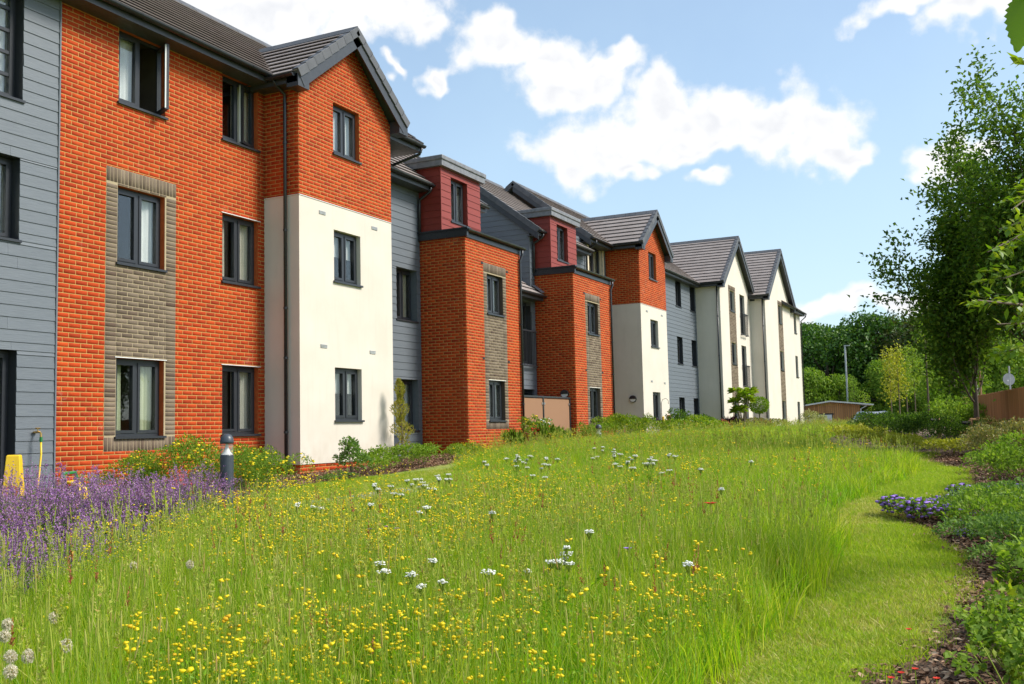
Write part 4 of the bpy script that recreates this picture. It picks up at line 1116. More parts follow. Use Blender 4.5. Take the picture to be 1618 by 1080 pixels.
def meadow_points(n, x0, x1, y0, y1):
    P = np.stack([rng.uniform(x0, x1, n), rng.uniform(y0, y1, n), np.zeros(n)], 1); P[:, 2] = ground_z(P[:, 0])
    return P
PAVE_OUT = [(6.9, 9.6), (8.3, 8.75), (9.6, 8.25), (11.0, 7.7), (12.4, 7.4), (13.6, 7.9), (15.0, 8.7), (17, 9.4), (20, 10.3), (26, 10.75), (36, 10.8), (48, 10.8), (62, 10.2)]
def in_meadow(P, pad=0):
    x, y = P[:, 0], P[:, 1]
    lo = np.where(x < 17.5, side_interp(PIN, x), side_interp(FAR_IN, x)) + pad
    hi = np.where(x < 6.9, 20, side_interp(PAVE_OUT, np.clip(x, 6.9, 62))) - pad
    return (y > lo) & (y < hi) & (x < 66)
CATMINT = [(-10, 6.6), (95, 7.4), (-40, 8.2), (70, 8.8), (170, 8.4), (10, 9.8), (130, 9.9), (215, 9.5), (60, 10.9), (262, 11.2), (190, 11.0), (318, 12.4), (-60, 11), (235, 9.6), (300, 11.4), (20, 7.6), (150, 9.2)]
CATP = np.array([at(px, 760, d)[:2] for px, d in CATMINT])
def clear_of_catmint(P, r=.42):
    return np.min(np.hypot(P[:, None, 0] - CATP[None, :, 0], P[:, None, 1] - CATP[None, :, 1]), 1) > r
def make_meadow():
    src = [clump_grass(46, .42, .11), clump_grass(44, .46, .12, seeds=2), clump_grass(42, .42, .11, 'meadow_blade_dark', seeds=1), clump_grass(40, .50, .12, seeds=3),
           clump_grass(28, .44, .12, 'meadow_blade_dark', seeds=3, kind='panicle'), clump_grass(46, .40, .12, 'meadow_blade_dark'), clump_grass(22, .46, .12, seeds=3, kind='panicle'), clump_grass(20, .45, .12, seeds=3, kind='sorrel')]
    pts, sc, ix = [], [], []
    for (d0, d1, dens, s, hz, box) in ((1.5, 7.5, 85, .86, .80, (0, 8.5, .8, 8.5)), (7.5, 13, 52, .98, .74, (3, 14.5, .8, 12)), (13, 24, 27, 1.12, .64, (8, 26, .8, 12)), (24, 72, 10.5, 1.5, .60, (18, 66, .8, 12.5))):
        n = int((box[1] - box[0]) * (box[3] - box[2]) * dens); P = meadow_points(n, *box); d = np.hypot(P[:, 0], P[:, 1])
        P = P[(d >= d0) & (d < d1) & in_meadow(P, .05) & in_view(P)]; P = P[clear_of_catmint(P)]
        nz = vnoise(P, .45, 3); nz2 = vnoise(P, 1.3, 5)
        edge = np.clip((P[:, 1] - np.where(P[:, 0] < 17.5, side_interp(PIN, P[:, 0]), side_interp(FAR_IN, P[:, 0]))) / .5, .45, 1)
        near_paving = np.clip((side_interp(PAVE_OUT, np.clip(P[:, 0], 6.9, 62)) - P[:, 1]) / 3.2, 0, 1); near_paving = np.where((P[:, 0] > 8.6) & (P[:, 0] < 15.5), .42 + .58 * near_paving, 1)
        S_ = near_paving * hz * (.72 + .5 * nz) * rng.uniform(.8, 1.2, len(P)) * (.78 + .22 * edge)
        pts.append(P); sc.append(np.stack([np.full(len(P), s), np.full(len(P), s), S_], 1))
        w = rng.random(len(P)); k = np.select([w < .14, w < .36, w < .50, w < .68, w < .80, w < .90, w < .985], [0, 1, 2, 3, 4, 5, 6], 7)
        k = np.where((nz2 > .70) & (k == 0), 5, k); ix.append(k)
    P = np.concatenate(pts); n = len(P)
    rot = np.stack([rng.normal(size=n) * .07, rng.normal(size=n) * .07, rng.random(n) * 6.283], 1)
    scatter('meadow_grass', P, rot, np.concatenate(sc), np.concatenate(ix), src, 'tall yellow green meadow grass with seed heads filling the lawn', 'grass')
    # yellow trefoil flowers, thick in patches
    src = [clump_yellow(k, h, .16) for k, h in ((7, .38), (9, .42), (5, .46), (11, .36))]
    n = 26000; P = meadow_points(n, 1.5, 34, .9, 12); d = np.hypot(P[:, 0], P[:, 1]); w = .65 * vnoise(P, .55, 9) + .35 * vnoise(P, 1.6, 10)
    ok = in_meadow(P, .12) & in_view(P)
    lat = np.arctan2(P[:, 1], P[:, 0])
    pr = np.clip((w - .38) * 4.0, 0.03, 1) * np.interp(d, [0, 5, 9, 13, 18, 26, 34], [1.2, 1.1, .55, .17, .08, .03, .015]) * np.interp(lat, [.05, .2, .36, .6, .9], [.06, .16, .55, 1.0, 1.5])
    ok &= clear_of_catmint(P); P = P[ok & (rng.random(n) < pr)]; n = len(P); s = rng.uniform(.8, 1.2, (n, 1)) * np.array([[1, 1, 1.05]])
    scatter('yellow_meadow_flowers', P, np.stack([np.zeros(n), np.zeros(n), rng.random(n) * 6.283], 1), s, rng.integers(0, 4, n), src, 'small bright yellow flowers scattered through the tall meadow grass', 'flowers')
make_meadow()

def make_lawn():
    def tuft(nb, h, sp, mat):
        v = Veg(); a = rng.random(nb) * 6.283; r = np.sqrt(rng.random(nb)) * sp; base = np.stack([np.cos(a) * r, np.sin(a) * r, np.zeros(nb)], 1); hh = h * (.5 + .8 * rng.random(nb))
        tip = base + np.stack([rng.normal(size=nb) * h * .5, rng.normal(size=nb) * h * .5, hh], 1); v.blades(base, tip, (base + tip) / 2 + [0, 0, h * .2], .0042, mat, 2); return v.mesh('turf_tuft')
    src = [tuft(40, .036, .10, 'lawn_blade'), tuft(40, .044, .10, 'lawn_blade'), tuft(26, .036, .10, 'dry_blade')]
    pts = []
    n = 22000; P = np.stack([rng.uniform(1.2, 20, n), rng.uniform(0, 3, n), np.zeros(n)], 1)
    lo, hi = side_interp(POUT, P[:, 0]), side_interp(PIN, P[:, 0]); d = np.hypot(P[:, 0], P[:, 1])
    P = P[(P[:, 1] > lo + .02 * rng.normal(size=n)) & (P[:, 1] < hi + .1) & in_view(P) & (rng.random(n) < np.clip(14 / d / 1.5, .35, 1))]; pts.append(P)
    n = 2600; Q = np.stack([rng.uniform(10.0, 17, n), rng.uniform(8.2, 10.3, n), np.zeros(n)], 1)
    top = [(10.9, 9.9), (12.6, 10.2), (14.3, 10.1), (15.6, 9.6), (17, 9.2)]; bot = [(10.2, 9.25), (11.6, 8.6), (12.9, 8.3), (14.2, 8.3), (15.6, 8.4)]
    Q = Q[(Q[:, 1] < side_interp(top, Q[:, 0])) & (Q[:, 1] > side_interp(bot, Q[:, 0]))]; pts.append(Q)
    P = np.concatenate(pts); P[:, 2] = ground_z(P[:, 0]) + .006; n = len(P)
    s = rng.uniform(.8, 1.25, (n, 1)) * np.ones((1, 3)); s[:, 2] *= .6 + .8 * vnoise(P, 1.2, 21)
    w = vnoise(P, .9, 22) + .5 * np.exp(-((P[:, 0] - 11.6) / 1.1) ** 2 - ((P[:, 1] - 1.5) / .4) ** 2); ix = np.where(rng.random(n) < np.clip((w - .36) * 1.6, .10, .82), 2, rng.integers(0, 2, n))
    scatter('mown_grass', P, np.stack([np.zeros(n), np.zeros(n), rng.random(n) * 6.283], 1), s, ix, src, 'short mown grass on the curving path through the garden', 'grass')
make_lawn()
def make_mulch():
    def chips(n):
        v = Veg(); C = np.stack([rng.uniform(-.25, .25, n), rng.uniform(-.25, .25, n), rng.uniform(.0, .025, n)], 1)
        D_ = rng.normal(size=(n, 3)) * [1, 1, .25]; v.leaves(C, D_, rng.normal(size=(n, 3)) * .35 + [0, 0, 1], rng.uniform(.02, .06, n), rng.uniform(.012, .028, n), 'mulch_chip', .06); return v.mesh('bark_chips')
    src = [chips(90), chips(90), chips(90)]; n = 5200
    P = np.stack([rng.uniform(1.5, 20, n), rng.uniform(-3, 3.2, n), np.zeros(n)], 1); lo = side_interp(POUT, P[:, 0])
    P = P[(P[:, 1] < lo - .12) & in_view(P)]
    Q = np.stack([rng.uniform(13, 26, 900), rng.uniform(10.3, 12.4, 900), np.zeros(900)], 1); P = np.concatenate([P, Q]); P[:, 2] = ground_z(P[:, 0]) + .008; n = len(P)
    scatter('mulch_chips', P, np.stack([np.zeros(n), np.zeros(n), rng.random(n) * 6.283], 1), np.ones((n, 3)), rng.integers(0, 3, n), src, 'brown bark chips covering the planting beds', 'bark mulch')
make_mulch()

# ---- single meadow flowers
def yarrow_mesh(nh):
    v = Veg()
    for k in range(nh):
        x, y = rng.normal(size=2) * .075; H_ = .62 + random.uniform(-.10, .10); v.tube([(x * .3, y * .3, 0), (x * .6, y * .6, H_ * .6), (x, y, H_)], .0022, 'stem_green', 4)
        R_ = random.uniform(.017, .032)
        for q in range(28):
            a = random.random() * 6.283; r = R_ * math.sqrt(random.random()); p = np.array([x + math.cos(a) * r, y + math.sin(a) * r, H_ + .012 - r * .2 + random.uniform(-.006, .010)])
            v.tube([(x, y, H_ - .04), p], .0009, 'stem_green', 3); flower_dome(v, p, random.uniform(.0050, .0075), 'white_petal', 5)
        C = np.stack([np.full(8, x * .6), np.full(8, y * .6), rng.uniform(.1, .5, 8)], 1); v.leaves(C, rng.normal(size=(8, 3)) + [0, 0, .3], rng.normal(size=(8, 3)), .06, .012, 'meadow_blade_dark')
    return v.mesh('yarrow')
YM = [yarrow_mesh(k) for k in (8, 5, 3, 1, 2)]
def stand(px, py, z_head):             # ground point of a plant whose head shows at the pixel
    d = 6.0
    for _ in range(40):
        p = at(px, py, d); g = float(ground_z(p[0])) + z_head; r = ray(px, py); d = .5 * d + .5 * np.clip((g - EYE) / r[2], 2, 60)
    p = at(px, py, d); return (p[0], p[1], float(ground_z(p[0])))
ylist = [(885, 882, 0), (952, 857, 3), (785, 935, 4), (755, 908, 3), (632, 908, 3), (478, 818, 2), (540, 818, 3), (640, 768, 1), (668, 765, 0), (690, 760, 1), (600, 783, 2), (612, 790, 3), (725, 830, 3), (812, 735, 2), (818, 725, 0), (835, 728, 1),
         (870, 737, 2), (862, 742, 1), (792, 745, 3), (940, 714, 1), (975, 716, 0), (1000, 728, 1), (1025, 730, 0), (1040, 735, 1), (1060, 732, 2), (985, 745, 2), (760, 742, 3), (700, 772, 2), (1122, 757, 3), (1155, 742, 3), (1092, 790, 3), (590, 932, 3), (590, 938, 4), (1005, 920, 3), (686, 822, 4), (548, 822, 3)]
ylab = {0: 'tall white yarrow with a broad cluster of flat heads in the meadow', 1: 'white yarrow with five flat heads among the meadow grass', 2: 'white yarrow with three flat heads among the meadow grass', 3: 'single white yarrow head on its stem in the meadow', 4: 'white yarrow with a pair of flat heads in the meadow'}
for i, (px, py, k) in enumerate(ylist):
    o = link('yarrow', YM[k]); o.location = stand(px, py, .55); o.scale = (1, 1, .89); o.rotation_euler.z = random.random() * 6.28
    tag(o, ylab[k], 'flower', 'white yarrow in the meadow, %s' % ('broad clusters', 'five heads', 'three heads', 'single heads', 'pairs')[k])
def clock_mesh():
    v = Veg(); v.tube([(0, 0, 0), (.01, 0, .3), (.0, 0, .52)], .002, 'stem_green', 4); n = 260; d = unit(rng.normal(size=(n, 3))); c = np.array([0, 0, .55])
    v.leaves(c + d * .006, d, rng.normal(size=(n, 3)), .026, .0035, 'clock_fluff', .0)
    v.leaves(c + d * .024, rng.normal(size=(n, 3)), d, .009, .006, 'clock_fluff', .0); return v.mesh('seed_clock')
CK = clock_mesh()
for (px, py) in ((105, 996), (17, 1035), (17, 1013), (45, 1012), (85, 955), (12, 965), (8, 982), (210, 878), (300, 876)):
    o = link('seed_clock', CK); o.location = stand(px, py, .55); o.rotation_euler.z = random.random() * 6; o.scale = (.78, .78, .9); tag(o, 'fluffy pale seed clock on a thin stem above the grass', 'flower', 'seed clocks in the meadow')
def poppy_mesh(mat, r=.024, h=.5):
    v = Veg(); v.tube([(0, 0, 0), (.012, 0, h * .6), (0, 0, h)], .0017, 'stem_green', 4); n = 7; a = np.arange(n) / n * 6.283
    d = np.stack([np.cos(a), np.sin(a), np.full(n, .5)], 1); v.leaves(np.tile([[0, 0, h]], (n, 1)), d, np.stack([-np.cos(a) * .5, -np.sin(a) * .5, np.ones(n)], 1), r * 1.3, r * 1.5, mat, .1); return v.mesh('single_flower')
PM, CM, MM = poppy_mesh('red_petal', .03, .52), poppy_mesh('violet_petal', .022, .5), poppy_mesh('purple_petal', .022, .42)
o = link('poppy', PM); o.scale = (1.5, 1.5, 1.05); o.location = stand(1123, 796, .55); tag(o, 'single red poppy standing open in the meadow grass', 'flower')
o = link('cornflower', CM); o.location = stand(992, 868, .5); tag(o, 'small blue violet cornflower beside a white yarrow', 'flower', 'cornflowers')
for (px, py) in ((612, 833), (627, 836), (585, 837)):
    o = link('knapweed', MM); o.location = stand(px, py, .42); tag(o, 'purple flower head among the yellow meadow flowers', 'flower', 'purple meadow flowers')

# ------------------------------------------------------------------ shrubs and border plants
def shrub_mesh(w, h, n, ln, mat, lobes=9, wd=.55, flowers=None, upright=.2, twigs=10, seed=0, inner=.55):
    """leafy shrub: leaves spread through a lumpy dome, denser outwards, with twigs"""
    v = Veg(); r_ = np.random.default_rng(seed + 5)
    lc = np.stack([r_.normal(size=lobes) * w * .24, r_.normal(size=lobes) * w * .24, h * (.35 + .42 * r_.random(lobes))], 1); lr = np.stack([w * (.16 + .14 * r_.random(lobes))] * 2 + [h * (.18 + .14 * r_.random(lobes))], 1)
    lc = np.concatenate([lc, [[0, 0, h * .35]]]); lr = np.concatenate([lr, [[w * .42, w * .42, h * .36]]])
    k = rng.integers(0, len(lc), n); d = unit(rng.normal(size=(n, 3))); d[:, 2] = np.where(d[:, 2] < -.4, -d[:, 2], d[:, 2]); rad = inner + (1.08 - inner) * rng.random(n) ** .6
    C = lc[k] + d * lr[k] * rad[:, None]; C[:, 2] = np.maximum(C[:, 2], .02)
    dirn = d + rng.normal(size=(n, 3)) * .6 + [0, 0, upright]; nrm = d * .5 + rng.normal(size=(n, 3)) * .5 + [0, 0, .6]
    L = ln * rng.uniform(.65, 1.3, n); v.leaves(C, dirn, nrm, L, L * wd, mat)
    for i in range(twigs):
        q = lc[i % len(lc)] * [1.2, 1.2, 1] + [0, 0, h * .12]; p0 = np.array([random.uniform(-.05, .05) * w, random.uniform(-.05, .05) * w, -.03]); v.tube([p0, (p0 + q) / 2 + [0, 0, -.04 * h], q], [.008 * h + .003, .006 * h, .002], 'bark', 5)
    if flowers:
        fm, nf, fr = flowers; k = rng.integers(0, len(lc), nf); d = unit(rng.normal(size=(nf, 3)) + [0, -.3, .8])
        for p in lc[k] + d * lr[k] * 1.08: flower_dome(v, p, fr * random.uniform(.7, 1.3), fm, 6)
    return v.mesh('shrub')
SH = {}
def shrub(name, key, px=None, py=None, d=None, xy=None, s=1, sz=1, label='', cat='shrub', group=None, **kw):
    if key not in SH: SH[key] = shrub_mesh(seed=len(SH), **kw)
    o = link(name, SH[key])
    p = xy if xy is not None else at(px, py if py else 680, d)
    o.location = (p[0], p[1], float(ground_z(p[0]))); o.rotation_euler.z = random.random() * 6.28; o.scale = (s, s, s * sz)
    return tag(o, label, cat, group)

# catmint along the paved path
def catmint_mesh(ns, h, spread):
    v = Veg()
    for k in range(ns):
        a = random.random() * 6.283; l = spread * (.15 + .85 * math.sqrt(random.random())); H_ = h * (.62 + .45 * random.random()) * (1 - .35 * (l / spread) ** 2)
        p0 = np.array([math.cos(a) * l * .25, math.sin(a) * l * .25, 0]); p2 = np.array([math.cos(a) * l, math.sin(a) * l, H_]); p1 = (p0 + p2) / 2 + [0, 0, H_ * .12]
        v.tube([p0, p1, p2], [.003, .0024, .001], 'catmint_stem', 3)
        n = 50; t = .46 + .56 * rng.random(n)[:, None]; C = p0 * (1 - t) ** 2 + p1 * 2 * t * (1 - t) + p2 * t * t + rng.normal(size=(n, 3)) * .0075
        v.leaves(C, rng.normal(size=(n, 3)) + [0, 0, .4], rng.normal(size=(n, 3)), .017 * (1.25 - .5 * t[:, 0]), .011, 'purple_petal')
        n = 18; t = .1 + .55 * rng.random(n)[:, None]; C = p0 * (1 - t) ** 2 + p1 * 2 * t * (1 - t) + p2 * t * t
        v.leaves(C, rng.normal(size=(n, 3)), rng.normal(size=(n, 3)) + [0, 0, 1], .03, .014, 'leaf_blue')
    return v.mesh('catmint')
CT = [catmint_mesh(95, .66, .52), catmint_mesh(80, .60, .48), catmint_mesh(110, .70, .55)]
for i, (px, d) in enumerate(CATMINT):
    py = 760
    o = link('catmint', CT[i % 3]); p = at(px, py, d); o.location = (p[0], p[1], float(ground_z(p[0]))); o.rotation_euler.z = random.random() * 6.28; q = random.uniform(.9, 1.1); o.scale = (q, q, q * (1.05 if d < 8.5 else 1.32 if px < 240 else 1.0))
    tag(o, 'bushy purple flowering catmint beside the paved path', 'plant', 'catmint along the paved path')
# plants in front of the left brick wall
YEL = dict(w=1.15, h=.86, n=4200, ln=.032, mat='leaf_mid', lobes=11, flowers=('yellow_petal', 120, .020), upright=.4)
for px, d, s, lb in ((225, 13.6, .9, 'yellow flowered green shrub below the tan brick panel'), (300, 13.4, 1.1, 'widest yellow flowered green shrub, just behind the bollard light in the catmint'), (385, 13.0, .95, 'yellow flowered green shrub between the bollard light and the white block'), (425, 13.6, .88, 'yellow flowered green shrub against the downpipe corner of the white block')): shrub('cinquefoil_shrub', 'yel', px, 700, d, s=s, label=lb, group='yellow flowering shrubs below the brick wall', **YEL)
VAR = dict(w=.9, h=.52, n=1700, ln=.04, mat='leaf_varieg', lobes=8)
for px, d, s in ((75, 13.2, .75), (150, 13.4, .85), (205, 13.6, 1.05), (118, 13.6, .7)): shrub('euonymus', 'var', px, 700, d, s=s, label='low variegated yellow and green shrub at the foot of the brick wall', group='variegated shrubs at the wall foot', **VAR)
ROS = dict(w=.7, h=.85, n=900, ln=.065, mat='leaf_blue', lobes=8, upright=.1)
shrub('rose_bush', 'ros', 556, 720, 17.4, s=.85, sz=1.0, label='dark leafy rose bush in front of the white rendered block', **ROS)
shrub('peony', 'peo', 522, 735, 16.8, s=.7, sz=.45, label='low leafy plant on the mulch beside the rose bush', w=.8, h=.6, n=500, ln=.07, mat='leaf_blue')
for px, d, s in ((585, 18.2, .9), (600, 19.0, 1.0), (640, 19.6, 1.1), (668, 20.2, .9)): shrub('border_plant', 'bor', px, 710, d, s=s, label='fresh green border plant between the white block and the first brick bay', group='border plants by the grey cladding', w=.8, h=.42, n=900, ln=.05, mat='leaf_mid')
for px, d, lb in ((730, 22.0, 'yellow green low plant at the front corner of the first brick bay'), (752, 22.4, 'yellow green low plant below the tan panel of the first brick bay'), (715, 21.6, 'yellow green low plant along the side of the first brick bay')): shrub('euphorbia', 'eup', px, 700, d, s=.8, label=lb, group='low plants at the first bay', w=.8, h=.42, n=800, ln=.05, mat='leaf_bright', upright=.8)

# upright golden conifer against the white render
def conifer():
    root = empty('conifer', (18.15, 11.55, float(ground_z(18.1)))); tag(root, 'slender golden conifer leaning beside the white rendered wall', 'conifer')
    v = Veg(); v.tube([(0, 0, -.05), (.02, 0, .6), (-.02, .02, 1.6)], [.022, .016, .006], 'bark', 6); link('trunk', v.mesh('trunk'), root)
    v = Veg(); n = 2300; t = rng.random(n); ax = np.stack([.10 - .22 * t + .04 * np.sin(t * 9), np.zeros(n), .16 + 1.62 * t], 1); r = (.21 * (1 - t) ** .6 * np.sqrt(rng.random(n)) + .015) * (1 + .5 * np.sin(t * 23)) ; a = rng.random(n) * 6.283
    C = ax + np.stack([np.cos(a) * r, np.sin(a) * r, np.zeros(n)], 1); k = rng.random(n) > .12 + .25 * (t < .25)
    v.leaves(C[k], np.stack([np.cos(a), np.sin(a), np.full(n, 1.6)], 1)[k] + rng.normal(size=(k.sum(), 3)) * .3, rng.normal(size=(k.sum(), 3)), .055, .018, 'leaf_conifer')
    link('crown', v.mesh('crown'), root)
conifer()
o = part('utility_box', M['bollard_grey'], None, lambda mb: (mb.box(ID, 19.95, 20.35, 13.02, 13.28, .55, 1.20), mb.box(ID, 19.93, 20.37, 13.0, 13.3, 1.201, 1.23)), bevel=.01); tag(o, 'dark grey utility box against the cladding behind the conifer', 'utility box')

# beds further along the facade
rows = [  # pixel x, depth, name, key, scale, label, params
 (812, 25.5, 'iris_clump', 'iris', .7, 'strappy dark green clump by the brick corner of the first bay', dict(w=.6, h=.55, n=340, ln=.30, mat='leaf_mid', wd=.06, upright=2.0)),
 (868, 26.2, 'iris_clump', 'iris', .85, 'tall strappy green clump in front of the bronze screen', None),
 (888, 26.6, 'iris_clump', 'iris', .7, 'shorter strappy green clump next to the screen post', None),
 (935, 28.5, 'hebe_shrub', 'heb', .8, 'dark green shrub behind the far bollard light', dict(w=1.0, h=.75, n=1300, ln=.06, mat='leaf_mid')),
 (962, 30.5, 'feathery_shrub', 'fea', 1.0, 'bright green feathery shrub at the corner of the second brick bay', dict(w=1.1, h=.72, n=1500, ln=.08, mat='leaf_bright', wd=.25, upright=.9)),
 (988, 31.5, 'feathery_shrub', 'fea', 1.1, 'bright green feathery shrub below the hanging trough', None),
 (1010, 32.5, 'feathery_shrub', 'fea', .95, 'bright green feathery shrub at the corner of the second white block', None),
 (1040, 34.0, 'feathery_shrub', 'fea', .8, 'bright green feathery shrub below the bird feeder', None),
 (1078, 38.5, 'laurel_shrub', 'lau', 1.1, 'round dark green shrub before the far grey cladding', dict(w=1.1, h=.9, n=1300, ln=.08, mat='leaf_deep')),
 (1095, 37.0, 'golden_shrub', 'gol', 1.2, 'yellow green shrub before the far grey cladding', dict(w=1.3, h=.62, n=1100, ln=.08, mat='leaf_bright')),
 (1062, 35.0, 'golden_shrub', 'gol', 1.0, 'yellow green shrub at the foot of the bird feeder', None),
 (1118, 40.5, 'golden_shrub', 'gol', 1.1, 'yellow green shrub left of the dark cordyline', None),
 (1136, 43.0, 'orange_shrub', 'ora', .9, 'low orange tinged shrub beside the dark cordyline', dict(w=1.2, h=.6, n=900, ln=.08, mat='sorrel_red')),
 (1160, 44.0, 'cordyline', 'cor', .7, 'spiky dark purple cordyline in front of the white gable', dict(w=.9, h=.75, n=300, ln=.45, mat='leaf_darkred', wd=.06, upright=1.2)),
 (1150, 44.5, 'cordyline', 'cor', .5, 'smaller spiky dark purple cordyline beside the larger one', None),
 (1198, 46.0, 'bronze_shrub', 'brz', 1.0, 'bronze tinged low shrub beside the topiary ball', dict(w=1.3, h=.7, n=900, ln=.09, mat='leaf_bronze')),
 (1225, 49.0, 'bronze_shrub', 'brz', .9, 'bronze tinged low shrub before the last white gable', None),
 (1280, 60.0, 'euonymus', 'var2', .85, 'loose variegated shrub in front of the timber shed doors', dict(w=1.4, h=1.3, n=1000, ln=.10, mat='leaf_varieg')),
 (1297, 60.5, 'euonymus', 'var2', .65, 'smaller variegated shrub at the edge of the shed doors', None),
]
for px, d, nm, key, s, lab, kw in rows: shrub(nm, key, px, 680, d, s=s, label=lab, **(kw or {}))
def fatsia(px, d):
    p = at(px, 680, d); z = float(ground_z(p[0])); root = empty('fatsia', (p[0], p[1], z)); tag(root, 'big leaved light green shrub in front of the white gable', 'shrub')
    v = Veg(); tips = []
    for k in range(9):
        a = k * .7 + .3; q = np.array([math.cos(a) * random.uniform(.2, .8), math.sin(a) * random.uniform(.2, .8), random.uniform(.9, 2.1)]); tips.append(q); v.tube([(0, 0, -.05), q * [.4, .4, .5], q], [.03, .022, .012], 'bark', 5)
    link('stem', v.mesh('stem'), root); v = Veg()
    for q in tips:
        n = 46; a = rng.random(n) * 6.283; e = rng.uniform(-.2, 1.1, n); dd = np.stack([np.cos(a), np.sin(a), e], 1); v.leaves(q + unit(dd) * .1, dd, rng.normal(size=(n, 3)) * .4 + [0, 0, 1], .30, .13, 'leaf_bright')
    link('foliage', v.mesh('foliage'), root)
fatsia(1175, 45.5)
def topiary(px, d):
    p = at(px, 680, d); z = float(ground_z(p[0])); root = empty('topiary_ball', (p[0], p[1], z)); tag(root, 'clipped green topiary ball on a short stem beside the white wall', 'topiary')
    v = Veg(); v.tube([(0, 0, -.05), (0, 0, 1.0)], .03, 'bark', 6); link('trunk', v.mesh('trunk'), root)
    v = Veg(); n = 1500; dd = unit(rng.normal(size=(n, 3))); v.leaves(dd * .42 * (.8 + .25 * rng.random((n, 1))) * [1, 1, .85] + [0, 0, 1.25], dd + rng.normal(size=(n, 3)) * .5, dd + rng.normal(size=(n, 3)) * .5, .08, .05, 'leaf_mid'); link('crown', v.mesh('crown'), root)
topiary(1201, 46.5)

# right-hand border
def bed(px, py): p = gnd(px, py); return (p[0], p[1])
GER = dict(w=.62, h=.24, n=700, ln=.036, mat='leaf_mid', lobes=8, wd=.9, flowers=('violet_petal', 130, .024), upright=.1, twigs=4)
for x, y, s in ((10.6, .90, .95), (10.3, .66, .95), (10.95, .66, .8), (11.45, .45, .7), (11.9, .35, .9), (12.1, .08, .8), (9.3, .36, .42), (11.6, -.32, .8)):
    shrub('cranesbill', 'ger', xy=(x, y), s=s, label='low cranesbill covered in violet flowers at the bed edge', cat='flower', group='violet cranesbill along the mown path', **GER)
EUO = dict(w=.95, h=.40, n=2600, ln=.034, mat='leaf_blue', lobes=14, wd=.6)
for x, y, s in ((10.2, .18, 1.0), (9.2, -.12, 1.1), (8.55, -.05, .95), (9.9, -.55, 1.1), (8.3, -.55, 1.05), (10.9, -.35, 1.0), (7.75, -.22, .8)):
    EUO['mat'] = 'leaf_mid' if s > 1.04 else 'leaf_blue'
    shrub('periwinkle', 'euo%d' % (s > 1.04), xy=(x, y), s=s, label='dense low evergreen shrub with small dark leaves beside the cranesbill', group='low evergreen shrubs in the right bed', **EUO)
for x, y, s in ((13.4, -.05, .95), (14.6, -.30, 1.05), (12.7, -.75, 1.15), (15.4, .15, .65), (11.9, -.9, 1.1), (14.0, -1.0, 1.2)):
    shrub('hypericum', 'hyp', xy=(x, y), s=s, label='mid green bushy shrub behind the violet cranesbill', group='mid green shrubs behind the cranesbill', w=1.1, h=.55, n=2000, ln=.045, mat='leaf_mid')
for x, y, s in ((17.8, -.15, .68), (18.0, -.95, .74), (17.2, .35, .62), (19.2, .3, .66), (19.0, -.5, .66)):
    shrub('pyracantha', 'pyr', xy=(x, y), s=s, label='bronze and dark green shrub in front of the wooden fence', group='bronze green shrubs before the fence', w=1.2, h=1.0, n=2400, ln=.055, mat='leaf_bronze', lobes=12)
for x, y, s in ((18.6, .95, .8), (19.4, 1.25, .75), (20.2, 1.7, .85), (21.5, 2.1, .8), (22.4, 2.7, .9), (24.5, 3.2, .9), (26, 3.4, 1.0)):
    shrub('golden_spirea', 'spi', xy=(x, y), s=s, label='low golden yellow shrub at the far bend of the mown path', group='golden shrubs at the path bend', w=1.0, h=.48, n=1000, ln=.06, mat='leaf_lime')
for x, y, s in ((21.6, .9, .7), (22.6, 1.6, .8), (24.4, 2.0, .85), (26.5, 2.6, .85), (29, 3.2, .85), (32, 3.5, .8)):
    shrub('choisya', 'cho', xy=(x, y), s=s, label='rounded dark green shrub behind the golden shrubs', group='dark green shrubs behind the path bend', w=1.3, h=.85, n=1800, ln=.065, mat='leaf_deep', lobes=12)
for x, y, s, lb in ((26.0, .85, .72, 'smallest bright green laurel, where the fence boards show beside it'), (27.6, 1.15, .80, 'middle bright green laurel of three along the fence'), (29.6, 1.5, .85, 'largest bright green laurel at the far end of the fence')):
    shrub('laurel_hedge', 'lrl', xy=(x, y), s=s, label=lb, group='laurels along the fence', w=1.7, h=1.25, n=2000, ln=.10, mat='leaf_mid', lobes=12)
for x, y, s in ((36, 4.3, .45), (40, 4.9, .40), (44, 5.4, .38), (48, 5.6, .36), (39, 3.6, .6), (52, 5.2, .34), (56, 6.0, .34), (34.5, 4.0, .5), (42, 5.0, .4), (46, 5.3, .38), (37.6, 4.2, .45)):
    shrub('white_flowering_shrub', 'wfs', xy=(x, y), s=s, label='shrub with small white flowers at the far edge of the meadow', group='white flowering shrubs at the meadow edge', w=1.6, h=.95, n=1300, ln=.09, mat='leaf_mid', flowers=('white_petal', 120, .03))
